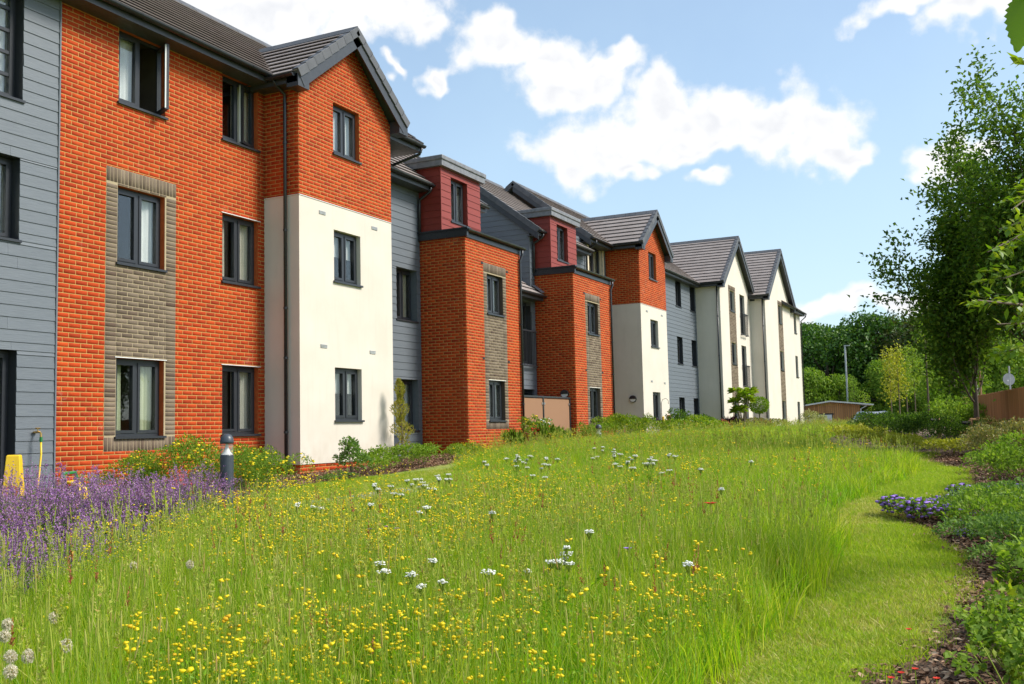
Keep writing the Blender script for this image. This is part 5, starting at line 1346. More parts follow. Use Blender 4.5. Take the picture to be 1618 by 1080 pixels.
# large soft-leaved plant nearest the camera and its red-flowered neighbour
def mallow():
    v = Veg()
    for k in range(46):
        a = random.random() * 6.283; l = .55 * math.sqrt(random.random()); H_ = random.uniform(.28, .62); q = np.array([math.cos(a) * l, math.sin(a) * l, H_]); v.tube([q * [.3, .3, 0], q * [.7, .7, .6], q], [.005, .004, .002], 'stem_green', 4)
        n = 26; t = rng.uniform(.25, 1.05, n)[:, None]; C = q * [.7, .7, .6] * (1 - t) + q * t + rng.normal(size=(n, 3)) * .02
        mt = 'leaf_bright' if k % 4 == 0 else 'leaf_mid'
        v.leaves(C, rng.normal(size=(n, 3)) + [0, 0, .2], rng.normal(size=(n, 3)) * .5 + [0, 0, 1], rng.uniform(.035, .075, n), rng.uniform(.03, .055, n), mt, .08)
    return v.mesh('mallow')
MW = mallow()
for x, y, s in ((6.2, -.30, .85), (5.6, -.46, .95), (5.15, -.05, .60), (6.6, -.66, .95), (4.55, -.05, .62), (5.8, .04, .42)):
    o = link('soft_leaved_shrub', MW); o.location = (x, y, float(ground_z(x))); o.rotation_euler.z = random.random() * 6; o.scale = (s, s, s); tag(o, 'soft leaved pale green plant on woody stems beside the mown path', 'shrub', 'soft leaved plants in the right bed')
RB = poppy_mesh('red_petal', .013, .22)
for (px, py) in ((1436, 995), (1424, 1064), (1408, 1072), (1480, 1073), (1446, 1058)):
    o = link('red_flower', RB); o.location = stand(px, py, .22); tag(o, 'tiny red flower on a short stem at the turf edge', 'flower', 'red flowers at the turf edge')

# ------------------------------------------------------------------ trees
def grow(p, d, L, r, depth, v, tips, mat='bark', up=.25, spread=.55, nsub=4, seg=4):
    """a limb with side branches; records leaf-bearing points in tips"""
    pts = [np.array(p, float)]; d = np.array(d, float) / np.linalg.norm(d); dirs = [d]
    for i in range(seg):
        d = d + rng.normal(size=3) * .10 + np.array([0, 0, up * .25]); d = d / np.linalg.norm(d); pts.append(pts[-1] + d * L / seg); dirs.append(d)
    v.tube(pts, list(np.linspace(r, r * .35, len(pts))), mat, 6 if depth > 1 else 4)
    if depth <= 1:
        for i in range(1, len(pts)): tips.append((pts[i], dirs[i], L))
    if depth > 0:
        for k in range(nsub):
            i = 1 + k * (seg - 1) // max(1, nsub - 1) if nsub > 1 else seg - 1; i = min(i, seg); q = rng.normal(size=3); q = q - dirs[i] * q.dot(dirs[i]); q = q / np.linalg.norm(q)
            nd = dirs[i] * (1 - spread * .4) + q * spread + np.array([0, 0, up]); grow(pts[i], nd, L * rng.uniform(.42, .62), r * .5, depth - 1, v, tips, mat, up, spread, max(2, nsub - 1), 3)
def tree(name, loc, limbs, trunk_h, trunk_r, label, cat='tree', group=None, leaf='leaf_deep', ln=.085, per=26, sig=.10, wd=.55, up=.25, spread=.55, nsub=4, depth=2, lean=(0, 0)):
    root = empty(name, loc); tag(root, label, cat, group)
    v = Veg(); tips = []; k = 7; tp = [np.array([lean[0] * (i / k) ** 2 + .02 * math.sin(i * 1.7), lean[1] * (i / k) ** 2, trunk_h * i / k - .1]) for i in range(k + 1)]
    v.tube(tp, list(np.linspace(trunk_r * 1.15, trunk_r * .45, k + 1)), 'bark', 9)
    for (t, az, el, L) in limbs:
        i = min(int(t * k), k - 1); p = tp[i] * (1 - (t * k - i)) + tp[i + 1] * (t * k - i)
        grow(p, (math.cos(az) * math.cos(el), math.sin(az) * math.cos(el), math.sin(el)), L, trunk_r * (.30 + .22 * (1 - t)), depth, v, tips, 'bark', up, spread, nsub)
    link('trunk', v.mesh('trunk'), root)
    c = Veg(); C = np.array([t[0] for t in tips]); Dv = np.array([t[1] for t in tips]); n = len(C) * per; idx = np.repeat(np.arange(len(C)), per)
    P = C[idx] + rng.normal(size=(n, 3)) * sig * [1, 1, .7] + Dv[idx] * rng.random((n, 1)) * .15
    c.leaves(P, Dv[idx] * .5 + rng.normal(size=(n, 3)) * .8, rng.normal(size=(n, 3)) * .55 + [0, 0, 1], ln * rng.uniform(.6, 1.25, n), ln * wd * rng.uniform(.8, 1.2, n), leaf)
    link('crown', c.mesh('crown'), root)
    return root
def on_ground(px, d): p = at(px, 690, d); return (p[0], p[1], float(ground_z(p[0])))
RN = random.Random(4)
lim = [(.20 + .78 * i / 21, i * 2.4 + RN.random() * .6, R(RN.uniform(42, 62)), RN.uniform(.75, 1.15) * (1.25 - .5 * i / 21)) for i in range(22)] + [(.98, .3, R(82), 1.5), (.97, 3.0, R(76), 1.7), (.95, 5.0, R(74), 1.4), (.52, 1.9, R(50), 1.6)]
tree('staked_tree', on_ground(1545, 20), lim, 4.0, .050, 'dark green upright tree tied to wooden stakes in the right bed', leaf='leaf_tree', ln=.108, per=19, sig=.15, up=.22, spread=.62, nsub=4)
lim2 = [(.28 + .7 * i / 21, i * 2.4 + RN.random() * .6, R(RN.uniform(40, 64)), RN.uniform(.95, 1.45) * (1.25 - .45 * i / 21)) for i in range(22)] + [(.98, .3, R(84), 2.0), (.97, 2.0, R(78), 1.8), (.98, 4.6, R(76), 1.7)]
tree('broad_tree', on_ground(1652, 18), lim2, 4.3, .07, 'taller dark green tree behind the fence at the edge of the garden', leaf='leaf_tree', ln=.108, per=19, sig=.16, up=.22, spread=.62, nsub=4)
# near tree at the right whose branches hang into view
nt = on_ground(1830, 7.0)
def limb_to(q, base, t_h):             # limb given its end point
    v_ = np.array(q) - (np.array(base) + [0, 0, t_h]); L = np.linalg.norm(v_); return v_, L
def hornbeam():
    root = empty('hornbeam', nt); tag(root, 'bright green hornbeam whose leafy branches reach in beside the path', 'tree')
    v = Veg(); tips = []; b = np.array(nt)
    v.tube([(0, 0, -.1), (.03, .02, 1.2), (0, .05, 2.6), (.05, 0, 4.2)], [.09, .08, .065, .03], 'bark', 9)
    def sweep(z0, ends, r):
        q = [np.array([0, .02, z0])] + [np.array(e) - b for e in ends]; v.tube(q, list(np.linspace(r, .004, len(q))), 'bark', 6)
        for a_, c_ in zip(q[:-1], q[1:]):
            L = np.linalg.norm(c_ - a_); m_ = max(2, int(L / .09))
            for i in range(m_):
                p = a_ + (c_ - a_) * (i + .5) / m_; d = (c_ - a_) / L
                if L < 2.0 and np.linalg.norm(p + b - [0, 0, EYE]) > 4 and rng.random() < .7:
                    sd = unit((np.cross(d, [0, 0, 1]) * rng.choice([-1, 1]) + d * .7 + rng.normal(size=3) * .25)[None])[0]; e = p + sd * rng.uniform(.12, .34); v.tube([p, e], [.003, .0012], 'bark', 4)
                    for s_ in np.linspace(.2, 1, 6): tips.append((p + (e - p) * s_, sd))
                tips.append((p, d)) if L < 2.0 else None
    sweep(2.2, [at(1690, 470, 6.6), at(1618, 482, 6.2), at(1545, 474, 6.0)], .022)
    sweep(2.6, [at(1680, 380, 6.8), at(1612, 372, 6.5), at(1560, 398, 6.4)], .022)
    sweep(2.4, [at(1690, 520, 6.8), at(1625, 545, 6.5), at(1590, 555, 6.4)], .018)
    sweep(3.0, [at(1700, 290, 7.0), at(1640, 300, 6.8), at(1600, 330, 6.6)], .02)
    sweep(2.8, [at(1690, 430, 6.9), at(1628, 425, 6.7), at(1585, 440, 6.6)], .016); sweep(3.1, [at(1690, 330, 7.0), at(1630, 345, 6.8), at(1578, 362, 6.7)], .016); sweep(2.2, [at(1690, 505, 6.6), at(1630, 510, 6.4), at(1575, 512, 6.3)], .016)
    sweep(3.6, [at(1750, 60, 3.6), at(1700, -60, 2.0), at(1640, -20, 1.45)], .02)
    link('trunk', v.mesh('trunk'), root)
    c = Veg(); C = np.array([t[0] for t in tips]); Dv = np.array([t[1] for t in tips]); keep = np.linalg.norm(C + b - [0, 0, EYE], axis=1) > 3.0; C, Dv = C[keep], Dv[keep]; idx = np.repeat(np.arange(len(C)), 3); n = len(idx)
    c.leaves(C[idx] + rng.normal(size=(n, 3)) * .012, Dv[idx] + rng.normal(size=(n, 3)) * .7 + [0, 0, -.15], rng.normal(size=(n, 3)) * .35 + [0, 0, 1], rng.uniform(.045, .085, n), rng.uniform(.028, .045, n), 'leaf_bright', .06)
    # the twig end close to the camera carries a few leaves
    q = at(1640, -20, 1.45) - b; e = np.array([at(1588, 12, 1.42) - at(1640, -20, 1.45), at(1660, 60, 1.5) - at(1640, -20, 1.45), at(1600, -60, 1.4) - at(1640, -20, 1.45)])
    c.leaves(np.array([q, q]), e[1:], np.tile(-ray(1600, 20), (2, 1)) + [0, 0, .5], .07, .045, 'leaf_bright', .05)
    p0, p1 = at(1634, -22, 1.44) - b, at(1606, 78, 1.43) - b; ax = p1 - p0; L = np.linalg.norm(ax); ax = ax / L; nn = unit((-ray(1600, 20) + np.array([0, 0, .45]))[None])[0]; sd = unit(np.cross(ax, nn)[None])[0]; nn = np.cross(sd, ax)
    t = np.linspace(0, 1, 23); w = .25 * L * np.sin(np.pi * t ** .8) ** .9 * (1 + .16 * (np.arange(23) % 2)) ; mid = p0 + ax * (t * L)[:, None] - nn * (.10 * L * t * t)[:, None]
    V = np.concatenate([mid, mid + sd * w[:, None] + nn * (w * .22)[:, None] + ax * (np.arange(23) % 2 * .02 * L)[:, None], mid - sd * w[:, None] + nn * (w * .22)[:, None] + ax * (np.arange(23) % 2 * .02 * L)[:, None]])
    i = np.arange(22); c.add(V, np.concatenate([np.stack([i, i + 1, 24 + i, 23 + i], 1), np.stack([i + 1, i, 46 + i, 47 + i], 1)]), 'leaf_bright', .5)
    link('crown', c.mesh('crown'), root)
hornbeam()
# stakes
def stake(px, py0, py1, d, lean, label, bar=False):
    p = at(px, py0, d); g = at(px + lean, py1, d); g[2] = float(ground_z(g[0])) - .2
    root = empty('tree_stake', (g[0], g[1], float(ground_z(g[0])))); tag(root, label, 'stake', 'tree stakes in the right bed'); b = np.array(root.location)
    mb = MB(); mb.tube([tuple(g - b), tuple(p - b)], .035, 8); mb.build('post', M['stake_wood'], root)
    mb = MB(); mb.tube([tuple(p - b + DM[:, 0] * .02 + [0, 0, -.05]), tuple(p - b - DM[:, 0] * .16 + [0, 0, -.045])], .032, 8); mb.build('tie_block', M['rubber' if not bar else 'stake_wood'], root)
stake(1482, 660, 718, 21.5, 6, 'leaning wooden stake without a tree beside the golden shrubs')
stake(1545, 659, 706, 20.0, 3, 'thick wooden stake supporting the upright dark tree', True)
stake(1533, 664, 716, 19.6, 3, 'thinner wooden stake crossed beside the thick one')
stake(1516, 654, 668, 27, 1, 'short wooden stake tied to the thin sapling before the laurels')
# woodland beyond the car park
def wood_mesh(h, w, n, ln, leaf, seed):
    r_ = np.random.default_rng(seed); nl = 26; c = Veg()
    t = r_.random(nl); prof = np.sin(np.pi * np.clip(.12 + .82 * t, 0, 1)) ** .7
    a = r_.random(nl) * 6.283; lc = np.stack([np.cos(a) * w * .32 * prof, np.sin(a) * w * .32 * prof, h * (.22 + .66 * t)], 1); lr = w * (.13 + .10 * r_.random(nl))
    k = rng.integers(0, nl, n); d = unit(rng.normal(size=(n, 3)) + [0, 0, .25]); P = lc[k] + d * (lr[k] * (.72 + .38 * rng.random(n)))[:, None] * [1, 1, .8]
    c.leaves(P, d * .4 + rng.normal(size=(n, 3)) * .7 + [0, 0, -.25], d + rng.normal(size=(n, 3)) * .45 + [0, 0, .3], ln * rng.uniform(.6, 1.3, n), ln * .7 * rng.uniform(.7, 1.2, n), leaf, .12)
    v = Veg(); v.tube([(0, 0, -.3), (.1, 0, h * .3), (0, .1, h * .75)], [.22, .17, .06], 'bark', 8)
    for i in range(8): v.tube([(0, 0, h * (.25 + .05 * i)), lc[i] * [.6, .6, .9], lc[i]], [.09, .06, .03], 'bark', 5)
    return c.mesh('crown'), v.mesh('trunk')
WM = {'maple': wood_mesh(11.5, 8.5, 7500, .36, 'leaf_wood', 1), 'oak': wood_mesh(11, 9.5, 7500, .34, 'leaf_wood', 2), 'thorn': wood_mesh(10.5, 8, 7500, .30, 'leaf_olive', 3), 'ash': wood_mesh(12.5, 7.5, 7000, .34, 'leaf_deep', 4), 'light': wood_mesh(8.5, 7.0, 6500, .34, 'leaf_mid', 5)}
wl = [(1235, 100, 'oak', 1.0), (1275, 98, 'maple', .97), (1312, 94, 'oak', .96), (1345, 104, 'ash', .92), (1385, 93, 'maple', 1.0), (1425, 100, 'oak', 1.06), (1458, 90, 'thorn', 1.10), (1492, 97, 'thorn', 1.12), (1530, 88, 'ash', .95), (1575, 94, 'oak', 1.0), (1625, 90, 'maple', 1.0), (1680, 95, 'ash', .95),
      (1295, 112, 'ash', 1.0), (1365, 114, 'oak', 1.1), (1440, 115, 'ash', 1.05), (1405, 86, 'light', .75), (1330, 88, 'light', .62), (1475, 82, 'light', .8), (1550, 78, 'light', .85), (1600, 72, 'light', .8), (1280, 88, 'light', .7), (1510, 62, 'light', .62), (1440, 78, 'light', .7), (1730, 88, 'oak', 1.0), (1210, 108, 'maple', .9)]
wlab = {'oak': 'broad deep green woodland tree beyond the car park', 'maple': 'full mid green woodland tree beyond the car park', 'ash': 'narrow dark green woodland tree beyond the car park', 'thorn': 'olive brown tinged woodland tree beyond the car park', 'light': 'lower lighter green tree at the woodland edge'}
for px, d, k, s in wl:
    g = on_ground(px, d); root = empty('woodland_tree', (g[0], g[1], .28 if g[0] > 68 else g[2])); root.rotation_euler.z = random.random() * 6.28; root.scale = (s, s, s); tag(root, wlab[k], 'tree', 'woodland, %s trees' % k)
    link('crown', WM[k][0], root); link('trunk', WM[k][1], root)
# dark undergrowth that closes the wood
v = Veg(); n = 9000; px = rng.uniform(1180, 1760, n); d = rng.uniform(100, 122, n); P = np.array([at(a, 690, b) for a, b in zip(px, d)]); P[:, 2] = .28 + rng.random(n) ** 1.3 * 7.0
v.leaves(P, rng.normal(size=(n, 3)), rng.normal(size=(n, 3)) + [0, 0, .5], .9, .7, 'leaf_deep'); tag(link('undergrowth', v.mesh('undergrowth')), 'dark undergrowth between the woodland trunks', 'undergrowth', kind='stuff')
# saplings at the meadow's far end
def sapling(px, d, h, label, leaf='leaf_lime', w=.42, bare=.38):
    g = on_ground(px, d); root = empty('sapling', g); tag(root, label, 'tree', None); v = Veg(); v.tube([(0, 0, -.1), (.03, .0, h * .5), (0, .02, h * .95)], [.035, .026, .008], 'bark', 6); lc = []
    for i in range(12):
        t = bare + (1 - bare) * i / 12; a = i * 2.4; q = np.array([math.cos(a) * w * (1.1 - t), math.sin(a) * w * (1.1 - t), h * t + .25]); v.tube([(0, 0, h * t - .05), q], [.010, .004], 'bark', 4); lc.append(q)
    link('trunk', v.mesh('trunk'), root); c = Veg(); lc = np.array(lc); n = 650; k = rng.integers(0, 12, n); P = lc[k] * [.75, .75, 1] + rng.normal(size=(n, 3)) * [.15, .15, .2]
    c.leaves(P, rng.normal(size=(n, 3)) + [0, 0, -.2], rng.normal(size=(n, 3)) + [0, 0, .8], .10, .07, leaf); link('crown', c.mesh('crown'), root)
sapling(1411, 44, 3.3, 'slim sapling with golden yellow leaves at the far end of the meadow'); sapling(1424, 43, 3.3, 'second golden leaved sapling just beside the slim one', 'leaf_lime', .5); sapling(1436, 48, 3.6, 'greener sapling behind the two golden ones', 'leaf_bright'); sapling(1449, 50, 3.9, 'thin pale stemmed sapling right of the golden ones', 'leaf_bright', .4, .5)
sapling(1353, 78, 4.2, 'bare stemmed young birch behind the timber shed', 'leaf_mid', .9, .55); sapling(1512, 27, 4.0, 'thin dark sapling tied to a short stake before the laurels', 'leaf_deep', .7, .5); sapling(1470, 30, 4.4, 'slender leafy sapling between the laurels and the path bend', 'leaf_mid', .7, .35); sapling(1370, 76, 3.2, 'bushy yellow green sapling at the corner of the timber shed', 'leaf_bright', .9, .1)
v = None

# ------------------------------------------------------------------ fence
def fence():
    P0 = at(1618, 660, 19)[:2]; P1 = at(1567, 660, 23)[:2]; P2 = at(1506, 660, 28.5)[:2]; d = unit((P0 - P1)[None])[0]; P0 = P0 + d * 3.0
    root = empty('fence', (P1[0], P1[1], .6)); tag(root, 'brown vertical board fence along the right edge of the garden', 'fence'); b = np.array([P1[0], P1[1], .6]); ME = {}
    bw = .115
    for (A, Bp) in ((P0, P1), (P1, P2)):
        L = np.linalg.norm(Bp - A); al = (Bp - A) / L; nr = np.array([-al[1], al[0]]); nr = nr if nr @ (-A) > 0 else -nr; n = int(L / bw); ang = math.atan2(al[1], al[0]); sgn = 1 if (np.array([-al[1], al[0]]) @ nr) > 0 else -1
        for i in range(n):
            key = (i % 4, sgn)
            if key not in ME:
                mb = MB(); hh = 1.30 + (.0, .012, -.008, .006)[i % 4]; t = (.030, .024, .034, .026)[i % 4]
                mb.v = [(0, 0, 0), (bw - .012, 0, 0), (bw - .012, 0, hh), (0, 0, hh), (0, sgn * .004, 0), (bw - .012, sgn * t, 0), (bw - .012, sgn * t, hh - .004), (0, sgn * .004, hh - .004)]
                for q in BF: mb.face(*q)
                mb.face(3, 2, 1, 0); me = bpy.data.meshes.new('fence_board'); me.from_pydata(mb.v, [], mb.f); me.materials.append(M['fence_wood']); ME[key] = me
            p = A + al * (i * bw) + nr * .03; o = link('fence_board', ME[key], root); o.location = (p[0] - b[0], p[1] - b[1], -.02); o.rotation_euler.z = ang
        for zr in (.25, 1.05):
            q0, q1 = A - b[:2], Bp - b[:2]; mb = MB(); mp = lambda u, w, z: (q0[0] + al[0] * u + nr[0] * w, q0[1] + al[1] * u + nr[1] * w, z); mb.box(mp, 0, L, -.03, .026, zr, zr + .08); mb.build('rail', M['fence_wood'], root)
        k = 0.
        while k <= L:
            mp = lambda u, w, z: (A[0] - b[0] + al[0] * (k + u) + nr[0] * w, A[1] - b[1] + al[1] * (k + u) + nr[1] * w, z); mb = MB(); mb.box(mp, -.05, .05, -.13, -.031, -.2, 1.25); mb.build('post', M['fence_wood'], root); k += 2.4
fence()
p = at(1612, 700, 16.5); mb = MB(); mb.lathe([(0, -.01), (.10, -.01), (.115, 0), (.115, .5), (.10, .51), (0, .51)], (0, 0, 0), 14); o = mb.build('log', M['fence_wood']); o.location = (p[0], p[1], float(p[2])); o.rotation_euler = (R(88), 0, R(-40)); tag(o, 'short round brown log end among the bronze shrubs', 'log')
# road sign seen from behind, and posts beyond the fence
def pole_thing(name, px, ytop, d, r, mat, label, cat, disc=None):
    p = at(px, ytop, d); g = float(ground_z(p[0])); root = empty(name, (p[0], p[1], g)); tag(root, label, cat)
    mb = MB(); mb.tube([(0, 0, -.3), (0, 0, p[2] - g)], r, 10); mb.build('post', M[mat], root)
    if disc:
        q = at(px, disc[0], d - .06) - [p[0], p[1], g]; dd = -Vector(DM[:, 2]); mb = MB(); a = Vector(DM[:, 0]); u_ = Vector((0, 0, 1)); n = 20
        for w in (0, .012):
            mb.v += [tuple(Vector(q) + (a * math.cos(2 * math.pi * i / n) + u_ * math.sin(2 * math.pi * i / n)) * disc[1] + dd * w) for i in range(n)]
        mb.face(*range(n)); mb.face(*range(n, 2 * n))
        for i in range(n): mb.face(i, (i + 1) % n, n + (i + 1) % n, n + i)
        o = mb.build('sign_disc', M['sign_back'], root)
        mb = MB(); mp = lambda u, w, z: tuple(Vector(q) + a * u + dd * w + u_ * z); mb.box(mp, -.07, -.01, .013, .016, -.08, -.02); mb.build('sticker', M['white_upvc'], root)
    return root
pole_thing('road_sign', 1594, 578, 40, .035, 'galvanised', 'grey back of a round road sign beyond the fence', 'road sign', (599, .24))
pole_thing('green_post', 1542, 592, 45, .06, 'pole_green', 'pale green post beyond the fence', 'post'); pole_thing('wooden_pole', 1548, 585, 52, .05, 'stake_wood', 'thin wooden pole right beside the pale green post', 'post')
lp = pole_thing('lamp_post', 1335, 545, 86, .075, 'galvanised', 'tall pale lamp post rising behind the timber shed', 'lamp post')
mb = MB(); mb.box(ID, -.10, .10, -.38, .08, 7.52, 7.60); o = mb.build('lamp_head', M['galvanised'], lp)

# ------------------------------------------------------------------ timber shed and parked car
def shed():
    g = at(1361, 690, 74); root = empty('timber_shed', (g[0], g[1], .28)); tag(root, 'low timber shed with pale shallow roof and white doors at the car park', 'shed')
    f = np.array([-DM[2, 2], 0]); rt = Vector((DM[0, 0], DM[1, 0], 0)).normalized(); bk = Vector((DM[0, 2], DM[1, 2], 0)).normalized(); c_, s_ = math.cos(R(-14)), math.sin(R(-14))
    U = (rt * c_ + bk * s_).normalized(); Wv = Vector((-U.y, U.x, 0)); Wv = Wv if Wv.dot(bk) > 0 else -Wv
    mp = lambda u, w, z: tuple(U * u - Wv * w + Vector((0, 0, z)))         # origin front right corner; u to the right, w outwards
    Wd, Dp = 4.05, 3.4; zt = lambda u: 2.30 + .30 * (1 - abs((u + Wd * .52) / (Wd * .52)))
    doors = (-Wd - .10, -1.95, 1.62)
    mb = MB(); n = 27; bw = Wd / n
    part('wall', M['room_wall'], root, lambda mb: (mb.box(mp, -Wd, 0, -Dp, -.03, .0, 2.28)))
    for i in range(n):
        u = -Wd + i * bw; z0 = doors[2] + .1 if u < doors[1] - bw * .5 else .0; part('board', M['shed_wood'], root, lambda mb: mb.box(mp, u + .012, u + bw - .012, -.029, .0 + .012 * (i % 2), z0, zt(u + bw / 2)))
    m2 = lambda u, w, z: tuple(U * w - Wv * (-u) + Vector((0, 0, z)))       # right side wall
    for i in range(20):
        u = i * Dp / 20; part('board', M['shed_wood'], root, lambda mb: mb.box(m2, u + .012, u + Dp / 20 - .012, .0, .02 + .012 * (i % 2), 0, 2.28))
    dm = (doors[0] + doors[1]) / 2
    for a, b_ in ((doors[0] + .05, dm - .05), (dm + .05, doors[1] - .05)): part('door', M['white_roofing'], root, lambda mb: mb.box(mp, a, b_, .0, .05, .0, doors[2]))
    part('door_frame', M['plastic_black'], root, lambda mb: (mb.box(mp, doors[0] - .05, doors[1] + .08, .0, .06, doors[2] + .002, doors[2] + .09), mb.box(mp, dm - .04, dm + .04, .0, .055, 0, doors[2])))
    a, b_, mid = -Wd - .35, .95, -Wd * .52
    def rf(mb):
        P = [mp(a, .35, 2.33), mp(mid, .35, 2.66), mp(mid, -Dp - .3, 2.66), mp(a, -Dp - .3, 2.33)]; slab(mb, P, (0, 0, 1), .10); P = [mp(mid, .35, 2.66), mp(b_, .35, 2.33), mp(b_, -Dp - .3, 2.33), mp(mid, -Dp - .3, 2.66)]; slab(mb, P, (0, 0, 1), .10)
    part('roof', M['white_roofing'], root, rf)
    part('downpipe', M['white_roofing'], root, lambda mb: mb.tube([mp(.45, .25, 2.22), mp(.25, .15, 2.1), mp(.06, .06, 2.0), mp(.06, .06, .1)], .04, 8))
shed()
def car():
    g = at(1391, 690, 66); root = empty('parked_car', (g[0], g[1], .29)); tag(root, 'silver car with dark rear window and red tail lights behind the hedge', 'car')
    rt = Vector((DM[0, 0], DM[1, 0], 0)).normalized(); bk = Vector((DM[0, 2], DM[1, 2], 0)).normalized(); mp = lambda u, w, z: tuple(rt * u + bk * w + Vector((0, 0, z)))
    prof = [(0, .42), (.02, .98), (.10, 1.06), (.42, 1.58), (.9, 1.68), (2.0, 1.66), (2.7, 1.16), (3.9, .98), (4.2, .8), (4.25, .42), (3.8, .30), (.4, .30)]
    mb = MB(); k = len(prof)
    for s, tw in ((-.88, 1), (.88, 1)): mb.v += [mp(s * (1 - .16 * max(0, z - 1.0) / .68), w, z) for w, z in prof]
    mb.face(*range(k)); mb.face(*range(2 * k - 1, k - 1, -1))
    for i in range(k): j = (i + 1) % k; mb.face(i, j, k + j, k + i)
    mb.build('body', M['car_silver'], root, bevel=.05)
    def strip(mb, pts, x, off):
        b = len(mb.v); mb.v += [mp(s * x_, w - off, z + off * .5) for (w, z, x_) in pts for s in (-1, 1)]
        for i in range(len(pts) - 1): mb.face(b + 2 * i, b + 2 * i + 1, b + 2 * i + 3, b + 2 * i + 2)
    part('rear_window', M['car_glass'], root, lambda mb: strip(mb, [(.115, 1.10, .74), (.41, 1.55, .66)], 0, .025))
    for s in (-1, 1):
        part('tail_light', M['red_plastic'], root, lambda mb: mb.box(mp, min(s * .70, s * .86), max(s * .70, s * .86), -.03, .1, .92, 1.24), bevel=.03)
        part('side_window', M['car_glass'], root, lambda mb: mb.quad(mp(s * .885, .55, 1.10), mp(s * .885, 2.4, 1.10), mp(s * .78, 1.95, 1.58), mp(s * .77, .75, 1.58)))
    part('bumper', M['plastic_black'], root, lambda mb: mb.box(mp, -.86, .86, -.06, .1, .38, .62), bevel=.04)
    part('number_plate', M['yellow_plastic'], root, lambda mb: mb.box(mp, -.26, .26, -.045, -.02, .72, .84))
    for u in (-.78, .78):
        for w in (.8, 3.45):
            mb = MB(); mb.tube([mp(u - .1, w, .32), mp(u + .1, w, .32)], .32, 18); wh = mb.build('wheel', M['rubber'], root); mb = MB(); mb.tube([mp(u - .105, w, .32), mp(u + .105, w, .32)], .2, 14); mb.build('rim', M['steel'], wh)
car()

# ------------------------------------------------------------------ bollard lights
def bollard(loc, label):
    root = empty('bollard_light', loc); tag(root, label, 'bollard light')
    mb = MB(); mb.lathe([(.0, -.3), (.082, -.3), (.082, .70), (.078, .71), (0, .71)], seg=24); mb.build('post', M['bollard_grey'], root, smooth=False)
    mb = MB(); mb.lathe([(.076, .7105), (.076, .845)], seg=24); mb.build('lens', M['lamp_glass'], root, smooth=True)
    mb = MB(); mb.lathe([(.072, .712), (.045, .745), (.022, .80), (.015, .845)], seg=20); mb.build('reflector', M['white_upvc'], root, smooth=True)
    mb = MB(); mb.lathe([(0, .846), (.083, .846), (.085, .875), (.074, .925), (.05, .955), (.022, .968), (0, .97)], seg=24); mb.build('cap', M['bollard_grey'], root, smooth=True)
p = at(358.5, 685, 12.5); bollard((p[0], p[1], p[2] - .97), 'dark grey bollard light with domed cap standing in the catmint')
p = at(945.5, 670, 27.5); bollard((p[0], p[1], p[2] - .97), 'dark grey bollard light before the second brick bay')

# ------------------------------------------------------------------ things by the walls
def wall_light(mp, u, z, r=.13):
    def disc(mb, r0, d0, d1, half=None):
        n = 24; b = len(mb.v); a0, a1 = (0, 2 * math.pi) if half is None else half
        an = [a0 + (a1 - a0) * i / n for i in range(n + 1)]
        for w in (d0, d1): mb.v += [mp(u + r0 * math.cos(t), w, z + r0 * math.sin(t)) for t in an]
        k = n + 1; mb.face(*range(b, b + k)); mb.face(*range(b + k, b + 2 * k))
        for i in range(n): mb.face(b + i, b + i + 1, b + k + i + 1, b + k + i)
    o = attach(part('wall_light', M['plastic_black'], None, lambda mb: (disc(mb, r, .0, .05), disc(mb, r * .98, .051, .10, (0, math.pi)))))
    part('diffuser', M['white_upvc'], o, lambda mb: disc(mb, r * .82, .051, .085, (math.pi, 2 * math.pi)))
wall_light(left(28.93), 12.37, 2.38); wall_light(left(35.38), 12.40, 2.34)
attach(part('insect_house', M['terracotta'], None, lambda mb: mb.box(front(12.0), 38.15, 38.30, .0, .12, 1.45, 1.75)))
# privacy screen
scr = empty('privacy_screen', (27, 12.2, .75)); tag(scr, 'bronze glass privacy screen with black frame between the brick bays', 'screen'); mp = lambda u, w, z: (u - 27, -w, z - .75)
for x in (25.16, 26.85, 28.83): part('post', M['plastic_black'], scr, lambda mb: mb.box(mp, x - .03, x + .03, -.03, .03, .5, 2.22))
part('top_rail', M['plastic_black'], scr, lambda mb: mb.box(mp, 25.13, 28.86, -.035, .035, 2.221, 2.27))
for a, b_ in ((25.20, 26.81), (26.89, 28.79)): part('glass_panel', M['bronze_glass'], scr, lambda mb: mb.box(mp, a, b_, -.006, .006, .85, 2.20))
for x in (25.24, 26.78, 26.92, 28.76):
    for z in (2.05, 1.3): part('clamp', M['steel'], scr, lambda mb: mb.box(mp, x - .025, x + .025, .007, .03, z - .03, z + .03))
# potted flowers
def pot(px, py, d, fl, label, r=.2, h=.36, mat='terracotta'):
    p = at(px, py, d); g = float(ground_z(p[0])); root = empty('flower_pot', (p[0], p[1], g)); tag(root, label, 'flower pot')
    mb = MB(); mb.lathe([(0, 0), (r * .72, 0), (r * .95, h * .85), (r * 1.05, h * .85), (r * 1.05, h), (r * .92, h), (r * .9, h * .9), (0, h * .9)], seg=18); mb.build('pot', M[mat], root)
    o = link('flowers', shrub_mesh(.55, .48, 420, .06, 'leaf_mid', 7, flowers=(fl, 46, .03), seed=int(px)), root); o.location = (0, 0, h * .85)
pot(838, 690, 26.6, 'yellow_petal', 'pot of yellow flowers in front of the bronze screen', h=.42); pot(861, 690, 26.9, 'white_petal', 'pot of white flowers in front of the bronze screen', h=.34); pot(846, 690, 26.2, 'red_petal', 'dark pot of red flowers between the yellow and white ones', .16, .24, 'plastic_black')
